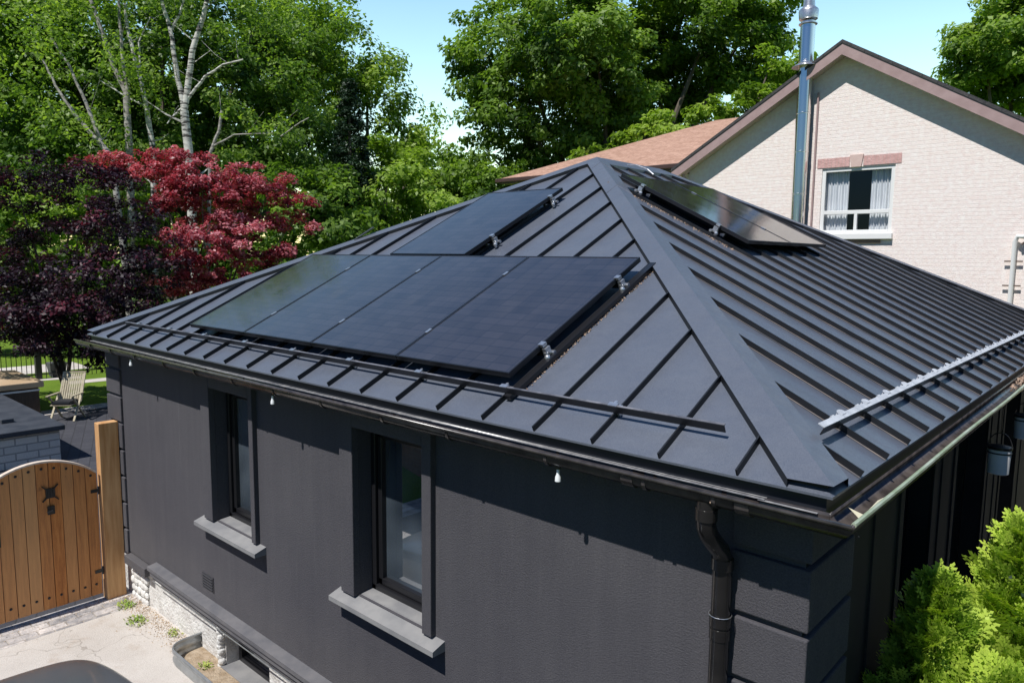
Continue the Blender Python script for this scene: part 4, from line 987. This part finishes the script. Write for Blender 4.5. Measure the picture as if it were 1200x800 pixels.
cb = obj('body', bm, M_CAR, car, smooth=True); md = cb.modifiers.new('ss','SUBSURF'); md.levels = 2; md.render_levels = 2
bm = B()
gsec = [(-4.5,.70,-2.42,.70,-2.40), (-3.75,.76,-2.42,.58,-1.99), (-3.1,.76,-2.42,.60,-1.94), (-2.4,.74,-2.42,.56,-1.99), (-1.85,.68,-2.44,.62,-2.40)]
rows = [[bm.verts.new((x, CYc+s*a, b+UP)) for s, a, b in ((1,wb,zb),(1,wt,zt-.03),(1,wt*.7,zt),(-1,wt*.7,zt),(-1,wt,zt-.03),(-1,wb,zb))] for x, wb, zb, wt, zt in gsec]
for a, b in zip(rows, rows[1:]):
    for k in range(5): bm.faces.new((a[k], a[k+1], b[k+1], b[k]))
obj('greenhouse', bm, M_GLASS, car, smooth=True)
bm = B(); rows = [[bm.verts.new((x, CYc+y, z+UP)) for y in (-.56,-.3,0,.3,.56)] for x, z in ((-3.75,-1.985),(-3.4,-1.955),(-3.0,-1.935),(-2.5,-1.97),(-2.35,-1.985))]
for a, b in zip(rows, rows[1:]):
    for k in range(4): bm.faces.new((a[k], a[k+1], b[k+1], b[k]))
obj('roof_panel', bm, M_CAR, car, smooth=True)
for sx in (-5.2,-2.35):
    for sy in (-1,1):
        bm = B(); y0 = CYc+sy*.93; rg = [(.20,-.11),(.30,-.10),(.325,-.06),(.325,.02),(.30,.03),(.21,.03)]
        ringv = [[bm.verts.new((sx+r*math.cos(t), y0-sy*(-b) if False else y0+sy*b*.9-sy*.03, -3.08+r*math.sin(t))) for t in [2*math.pi*k/28 for k in range(28)]] for r, b in rg]
        for a, b in zip(ringv, ringv[1:]+ringv[:1]):
            for k in range(28): bm.faces.new((a[k], a[(k+1)%28], b[(k+1)%28], b[k]))
        wh = obj('wheel', bm, M_TYRE, car, smooth=True)
        bm = B()
        for k in range(5):
            t = 2*math.pi*k/5; bar(bm, (sx,y0-sy*.02,-3.08), (sx+.2*math.cos(t),y0-sy*.02,-3.08+.2*math.sin(t)), .03, .06, (0,1,0))
        obj('rim', bm, M_ALU, wh)
for sy in (-1,1):
    bm = B(); bmesh.ops.create_uvsphere(bm, u_segments=14, v_segments=8, radius=.13, matrix=Matrix.Translation((-5.93,CYc+sy*.6,-2.76))@Matrix.Diagonal((.7,1.1,.5,1))); obj('headlight', bm, M_LIGHTG, car, smooth=True)
    bm = B(); bmesh.ops.create_uvsphere(bm, u_segments=14, v_segments=8, radius=.11, matrix=Matrix.Translation((-4.3,CYc+sy*1.0,-2.36))@Matrix.Diagonal((.6,1,.7,1))); obj('wing_mirror', bm, M_CAR, car, smooth=True)

# ------------------------------------------------------------------ back yard things
t = thing('stone_island', (-16,0,-2.9), 'pale split stone outdoor counter with a dark slate top behind the gate', 'stone counter')
bm = B(); box(bm, -19.4, -14.32, -1.8, 1.08, -3.0, -2.30); obj('stone_base', bm, M_STONE, t)
bm = B(); box(bm, -19.5, -14.24, -1.9, 1.16, -2.298, -2.20); obj('slate_top', bm, M_SLATE, t, bevel=.015)
bm = B(); box(bm, -15.3,-15.1, .35,.55, -2.198,-2.12); obj('sink_tap', bm, M_SLATE, t, bevel=.01)
t = thing('hot_tub', (-20.2,.9,-2.9), 'brown sided hot tub with a padded tan cover on the lawn', 'hot tub')
TX0, TX1, TY0, TY1 = -21.4, -19.1, -.3, 2.05
bm = B(); box(bm, TX0, TX1, TY0, TY1, -2.9, -2.22); obj('cabinet', bm, M_TUB, t, bevel=.05)
bm = B(); e = .08
box(bm, TX0-e, TX1+e, TY0-e, TY1+e, -2.216, -2.07)
ym = (TY0+TY1)/2; xa, xb = TX0+.4, TX1-.4
q(bm, (TX0-.03,TY0-.03,-2.072), (TX1+.03,TY0-.03,-2.072), (xb,ym,-1.93), (xa,ym,-1.93)); q(bm, (TX0-.03,TY1+.03,-2.072), (xa,ym,-1.93), (xb,ym,-1.93), (TX1+.03,TY1+.03,-2.072))
q(bm, (TX1+.03,TY0-.03,-2.072), (TX1+.03,TY1+.03,-2.072), (xb,ym,-1.93)); q(bm, (TX0-.03,TY0-.03,-2.072), (xa,ym,-1.93), (TX0-.03,TY1+.03,-2.072))
obj('cover', bm, M_TANC, t, bevel=.02)
bm = B(); box(bm, TX1+.002, TX1+.02, TY0, TY1, -2.30, -2.26); obj('trim_band', bm, M_VINYL, t)
# reclining garden chair
ch = thing('garden_chair', (-18.05,2.30,-2.885), 'bleached teak reclining garden chair with a black seat cushion on the patio edge', 'chair', rz=R(47))
def lo(name, bm, m): o = obj(name, bm, m, None, bevel=0); o.parent = ch; return o
# local frame: chair faces -y, seat 0.45 m up
bm = B()
for k in range(9):
    x = -.225+.0563*k; bar(bm, (x,.20,.46), (x,.50,1.14), .04, .014, (0,1,.4))
bar(bm, (-.27,.19,.44), (-.27,.52,1.17), .04, .035, (0,1,.4)); bar(bm, (.27,.19,.44), (.27,.52,1.17), .04, .035, (0,1,.4)); bar(bm, (-.29,.52,1.17), (.29,.52,1.17), .05, .035)
bar(bm, (-.27,.19,.44), (.27,.19,.44), .04, .03)
lo('backrest', bm, M_TEAK)
bm = B()
for k in range(8): bar(bm, (-.26,-.27+.062*k,.42), (.26,-.27+.062*k,.42), .045, .018)
lo('seat', bm, M_TEAK)
bm = B(); box(bm, -.25, .25, -.30, .17, .435, .52, .03); lo('cushion', bm, M_CUSH)
for s in (-1, 1):
    bm = B(); bar(bm, (s*.29,-.26,0), (s*.29,.24,.66), .03, .045, (1,0,0)); lo('leg', bm, M_TEAK)
    bm = B(); bar(bm, (s*.29,.32,0), (s*.29,-.26,.64), .03, .045, (1,0,0)); lo('leg', bm, M_TEAK)
    bm = B(); bar(bm, (s*.30,-.34,.665), (s*.30,.27,.665), .06, .025); lo('armrest', bm, M_TEAK)
ch.scale = (.90,)*3
# planter
p = at(67,440,23.2); t = thing('planter', (p.x,p.y,-2.9), 'square grey planter with leafy plants in front of the iron fence', 'planter')
bm = B(); px_, py_ = p.x, p.y
v0 = [(px_+sx*.17, py_+sy*.17, -2.9) for sx, sy in ((-1,-1),(1,-1),(1,1),(-1,1))]; v1 = [(px_+sx*.24, py_+sy*.24, -2.45) for sx, sy in ((-1,-1),(1,-1),(1,1),(-1,1))]
q(bm, *v0); q(bm, *v1)
for k in range(4): q(bm, v0[k], v0[(k+1)%4], v1[(k+1)%4], v1[k])
obj('pot', bm, M_POTM, t, bevel=.01)
leaves('plant', np.array([(px_,py_,-2.3),(px_-.15,py_+.1,-2.32),(px_+.15,py_-.1,-2.28),(px_,py_,-2.15)]), np.array([.2,.16,.16,.15]), np.array([.5,.6,.4,.6]), 160, .04, 9, L_MID, t)
# iron fence
t = thing('iron_fence', (-24.85,2,-2.9), 'black iron picket fence across the back of the lawn', 'fence')
bm = B(); y = -3.0
while y < 9: bar(bm, (-24.85,y,-2.9), (-24.85,y,-1.95), .018, .018, (1,0,0)); y += .13
obj('picket', bm, M_IRON, t)
bm = B()
for zz in (-2.75,-2.05): bar(bm, (-24.85,-3,zz), (-24.85,9,zz), .03, .035)
obj('fence_rail', bm, M_IRON, t)
for y in (-1.2,.9,3.55,6.1,8.6):
    bm = B(); box(bm, -24.93,-24.77,y-.08,y+.08,-2.9,-1.85); obj('fence_post', bm, M_IRON, t)

# ------------------------------------------------------------------ pink brick neighbour
NY = 15.0; nb = thing('brick_house', (-6,18,-3.4), 'two storey pale pink brick house with a mauve trimmed gable behind the roof', 'house')
APX, APZ = -5.0, 5.88; slope = .60; XL, XR = -8.95, 4.2
def gz_(x): return APZ-abs(x-APX)*slope
wh_ = (-5.41,-3.80,1.66,3.20)
bm = B()
zs0 = -3.4
xs_ = [XL, wh_[0], APX, wh_[1], XR]
for a, b in zip(xs_, xs_[1:]):
    za, zb = gz_(a)-.1, gz_(b)-.1
    if wh_[0] <= a and b <= wh_[1]:
        q(bm, (a,NY,zs0), (b,NY,zs0), (b,NY,wh_[2]), (a,NY,wh_[2])); q(bm, (a,NY,wh_[3]), (b,NY,wh_[3]), (b,NY,zb), (a,NY,za))
    else: q(bm, (a,NY,zs0), (b,NY,zs0), (b,NY,zb), (a,NY,za))
a, b, c, d = wh_; dp_ = .14
q(bm, (a,NY,c), (a,NY+dp_,c), (a,NY+dp_,d), (a,NY,d)); q(bm, (b,NY,c), (b,NY,d), (b,NY+dp_,d), (b,NY+dp_,c)); q(bm, (a,NY,d), (a,NY+dp_,d), (b,NY+dp_,d), (b,NY,d)); q(bm, (a,NY,c), (b,NY,c), (b,NY+dp_,c), (a,NY+dp_,c))
q(bm, (XL,NY,zs0), (XL,NY+14,zs0), (XL,NY+14,gz_(XL)-.1), (XL,NY,gz_(XL)-.1)); q(bm, (XR,NY,zs0), (XR,NY,gz_(XR)-.1), (XR,NY+14,gz_(XR)-.1), (XR,NY+14,zs0))
# recessed wing wall on the left
q(bm, (-16.2,NY+1.3,zs0), (XL,NY+1.3,zs0), (XL,NY+1.3,3.6), (-16.2,NY+1.3,3.6)); q(bm, (-16.2,NY+1.3,zs0), (-16.2,NY+1.3,3.6), (-16.2,NY+9,3.6), (-16.2,NY+9,zs0))
obj('wall', bm, M_PBRICK, nb)
# gable roof: two slabs with overhang .33
yo = NY-.36; bm = B()
for s, xe in ((-1, XL-.35), (1, XR+.35)):
    ze = gz_(xe)
    a0, a1, b1, b0 = (APX,yo,APZ+.1), (xe,yo,ze+.1), (xe,NY+15,ze+.1), (APX,NY+15,APZ+.1)
    q(bm, a0, a1, b1, b0)
    lift = lambda p, k: (p[0], p[1]-.02, p[2]+k)
    q(bm, (APX,yo-.02,APZ+.16), (xe,yo-.02,ze+.16), (xe,NY+15,ze+.16), (APX,NY+15,APZ+.16)); q(bm, (APX,yo-.02,APZ+.16), (xe,yo-.02,ze+.16), (xe,yo-.02,ze+.085), (APX,yo-.02,APZ+.085))
nr = obj('roof', bm, M_DSHING, nb)
bm = B()
for s, xe in ((-1, XL-.35), (1, XR+.35)):
    ze = gz_(xe)
    for (y0_, y1_, t0, t1) in ((yo, yo+.03, .085, -.17),):
        q(bm, (APX,y0_,APZ+t0), (xe,y0_,ze+t0), (xe,y0_,ze+t1), (APX,y0_,APZ+t1)); q(bm, (APX,y1_,APZ+t0), (xe,y1_,ze+t0), (xe,y1_,ze+t1), (APX,y1_,APZ+t1)); q(bm, (APX,y0_,APZ+t1), (xe,y0_,ze+t1), (xe,y1_,ze+t1), (APX,y1_,APZ+t1))
obj('fascia', bm, M_MAUVE, nb)
bm = B()
for xe in (XL-.35, XR+.35):
    ze = gz_(xe); q(bm, (APX,yo+.03,APZ-.13), (xe,yo+.03,ze-.13), (xe,NY,ze-.13), (APX,NY,APZ-.13))
obj('soffit', bm, M_SOFF, nb)
# hipped wing roof on the left with shingle slope
EY, EZ, EX = NY+.75, 3.74, -16.75
bm = B(); rise = 5.4; zt = EZ+rise*.40
q(bm, (EX,EY,EZ), (XL+1.5,EY,EZ), (XL+1.5,EY+rise,zt), (EX+rise,EY+rise,zt)); q(bm, (EX,EY,EZ), (EX+rise,EY+rise,zt), (EX,EY+2*rise,EZ))
obj('wing_roof', bm, M_SHING, nb)
bm = B(); box(bm, EX, XL-.3, EY-.1, EY-.003, EZ-.13, EZ-.0); box(bm, EX-.1, EX-.003, EY-.1, EY+10, EZ-.13, EZ); g_ = obj('gutter', bm, M_BROWN, nb, bevel=.02)
bm = B(); box(bm, EX+.02, XL-.3, EY+.0, EY+.55, EZ-.17, EZ-.135); obj('wing_soffit', bm, M_BROWN, nb)
bm = B(); tube(bm, [(XL-.25,NY-.12,3.5), (XL-.15,NY-.1,3.3), (XL+.02,NY-.06,3.05), (XL+.02,NY-.06,-3.3)], .05, 10); obj('downspout', bm, mat('beige_downspout', (.5,.42,.38), .5), nb, smooth=True)
bm = B(); box(bm, -11.6,-10.6,NY+1.25,NY+1.29,2.6,3.4); obj('wing_window', bm, M_GLASS, nb)
# window: lintel, frame, panes, curtains, sill
bm = B()
q(bm, (a-.12,NY-.012,d+.02), (a+.62,NY-.012,d+.02), (a+.62,NY-.012,d+.24), (a-.12,NY-.012,d+.24)); q(bm, (a+.92,NY-.012,d+.02), (b+.12,NY-.012,d+.02), (b+.12,NY-.012,d+.24), (a+.92,NY-.012,d+.24))
obj('lintel', bm, M_RBRICK, nb)
bm = B(); v = [(a+.66,d+.0),(a+.88,d+.0),(a+.92,d+.28),(a+.62,d+.28)]; q(bm, *[(x,NY-.03,z) for x, z in v])
for k in range(4): q(bm, (v[k][0],NY-.03,v[k][1]), (v[(k+1)%4][0],NY-.03,v[(k+1)%4][1]), (v[(k+1)%4][0],NY,v[(k+1)%4][1]), (v[k][0],NY,v[k][1]))
obj('keystone', bm, mottled('pink_keystone', (.62,.45,.40), (.66,.5,.45), 9, .8), nb)
bm = B(); f = .085; y0, y1 = NY+.03, NY+.11
zm = c+.50
for s in ((a,a+f,c,d), (b-f,b,c,d), (a+f,b-f,d-f,d), (a+f,b-f,c,c+.09), (a+f,b-f,zm-.04,zm+.05), ((a+b)/2-.03,(a+b)/2+.04,c+.09,zm-.04)): box(bm, s[0], s[1], y0, y1, s[2], s[3])
box(bm, a-.04, b+.04, NY-.1, NY+.03, c-.13, c-.0)
nw = obj('window', bm, M_VINYL, nb, bevel=.008)
bm = B(); q(bm, (a+.05,NY+.08,c+.05), (b-.05,NY+.08,c+.05), (b-.05,NY+.08,d-.05), (a+.05,NY+.08,d-.05)); obj('pane', bm, M_CLEAR, nw)
for nm_, x0, x1, sx0, sx1 in (('l', a+.06, a+.58, 0, 0), ('r', b-.54, b-.06, 0, 0)):
    bm = B(); K = 40; top = [(x0+(x1-x0)*k/K, NY+.20+.022*math.sin(k*1.25)+.01*math.sin(k*.6)) for k in range(K+1)]
    for (p0, p1) in zip(top, top[1:]): q(bm, (p0[0],p0[1],c+.05), (p1[0],p1[1],c+.05), (p1[0],p1[1],d-.03), (p0[0],p0[1],d-.03))
    obj('curtain', bm, M_CURT, nw, smooth=True)
bm = B(); X0, X1, Y0, Y1, Z0, Z1 = a-.6, b+.6, NY+.15, NY+2.6, c-.5, d+.5
q(bm, (X0,Y1,Z0), (X1,Y1,Z0), (X1,Y1,Z1), (X0,Y1,Z1)); q(bm, (X0,Y0,Z0), (X0,Y1,Z0), (X0,Y1,Z1), (X0,Y0,Z1)); q(bm, (X1,Y0,Z0), (X1,Y0,Z1), (X1,Y1,Z1), (X1,Y1,Z0)); q(bm, (X0,Y0,Z1), (X0,Y1,Z1), (X1,Y1,Z1), (X1,Y0,Z1)); q(bm, (X0,Y0,Z0), (X1,Y0,Z0), (X1,Y1,Z0), (X0,Y1,Z0))
obj('room', bm, M_ROOM, nb)
bm = B(); box(bm, a+.1, a+1.4, NY-.04, NY-.0, c-.22, c-.15); obj('sill_brick', bm, mat('brown_sill', (.3,.2,.15), .8), nb)
# steel chimney flue
fx, fy = -5.86, NY-.22; bm = B(); lathe(bm, (fx,fy,0), [(.165,-3.2),(.165,6.62)], 28); fl_ = obj('chimney_flue', bm, M_CHROME, nb, smooth=True)
bm = B(); lathe(bm, (fx,fy,6.55), [(.17,0),(.21,.01),(.21,.03),(.17,.05)], 28); lathe(bm, (fx,fy,6.66), [(.18,0),(.21,.02),(.225,.2),(.21,.24),(.14,.3),(.12,.5),(.12,.9)], 28)
obj('storm_collar', bm, M_ALU, fl_, smooth=True)
bm = B(); lathe(bm, (fx,fy,5.60), [(.17,.08),(.31,0),(.32,-.01),(.17,-.005)], 28); obj('roof_collar', bm, M_ALU, fl_, smooth=True)
for zz in (1.4,2.6,3.6,4.5,5.7):
    bm = B(); lathe(bm, (fx,fy,zz), [(.166,0),(.172,.006),(.172,.03),(.166,.036)], 28); obj('pipe_band', bm, M_CHROME, fl_, smooth=True)
bm = B(); bar(bm, (fx+.27,NY-.04,-3.2), (fx+.27,NY-.04,5.0), .035, .04, (0,1,0)); bar(bm, (fx-.20,NY-.04,-3.2), (fx-.20,NY-.04,4.8), .05, .04, (0,1,0)); obj('flue_bracket_rail', bm, M_MAUVE, fl_)
# service mast on the wall
t = thing('service_mast', (-1.34,NY-.1,-3.4), 'white electric service mast with weatherhead on the pink brick wall', 'service mast')
bm = B(); tube(bm, [(-1.42,NY-.1,-3.3), (-1.42,NY-.1,1.45), (-1.38,NY-.12,1.56), (-1.25,NY-.18,1.55)], .045, 12); obj('conduit', bm, M_VINYL, t, smooth=True)
bm = B(); bar(bm, (-1.30,NY-.12,1.55), (-1.02,NY-.2,1.72), .04, .05); bar(bm, (-1.30,NY-.12,1.40), (-1.02,NY-.2,1.60), .03, .03)
for zz in (.55, 1.05, -.4): bar(bm, (-1.58,NY-.08,zz), (-1.26,NY-.08,zz), .03, .03)
obj('bracket', bm, mat('rusty_bracket', (.13,.09,.07), .7), t)
bm = B()
for k in range(3): tube(bm, [(-1.2,NY-.18,1.15-.12*k), (-1.0,NY-.2,1.0-.1*k), (2,NY-1,1.4-.1*k), (8,NY-3,2.4)], .012, 6)
obj('wire', bm, M_BLACK, t)

# brick garage across the driveway, out of view but mirrored in the panes
t = thing('brick_garage', (-11,-7,-3.4), 'brown brick garage across the driveway, mirrored in the window panes', 'garage')
bm = B(); box(bm, -17, -7.2, -9, -5.3, -3.4, -.6); obj('wall', bm, M_DBRICK, t)
bm = B(); X0, X1 = -17.3, -6.9
q(bm, (X0,-5,-.6), (X1,-5,-.6), (X1,-7.1,.2), (X0,-7.1,.2)); q(bm, (X0,-9.3,-.6), (X0,-7.1,.2), (X1,-7.1,.2), (X1,-9.3,-.6)); q(bm, (X1,-5,-.6), (X1,-9.3,-.6), (X1,-7.1,.2)); q(bm, (X0,-5,-.6), (X0,-7.1,.2), (X0,-9.3,-.6))
obj('roof', bm, M_SHING, t)

# unseen dark block added on the right to cut sky light in the passage
t = thing('added_sky_blocker', (6,5,-3.4), 'unseen dark block added on the right boundary to shade the side passage', 'house')
bm = B(); box(bm, 3.4, 9, .5, 13, -3.4, 2.4); obj('wall', bm, mottled('dark_blocker', (.05,.05,.05), (.08,.078,.075), 3, .8, stretch=(1,1,9)), t)
bm = B(); q(bm, (3.1,.2,2.4), (3.1,13.3,2.4), (6.2,13.3,3.9), (6.2,.2,3.9)); q(bm, (9.3,.2,2.4), (6.2,.2,3.9), (6.2,13.3,3.9), (9.3,13.3,2.4)); q(bm, (3.1,.2,2.4), (6.2,.2,3.9), (9.3,.2,2.4)); q(bm, (3.1,13.3,2.4), (9.3,13.3,2.4), (6.2,13.3,3.9))
obj('roof', bm, M_DSHING, t)
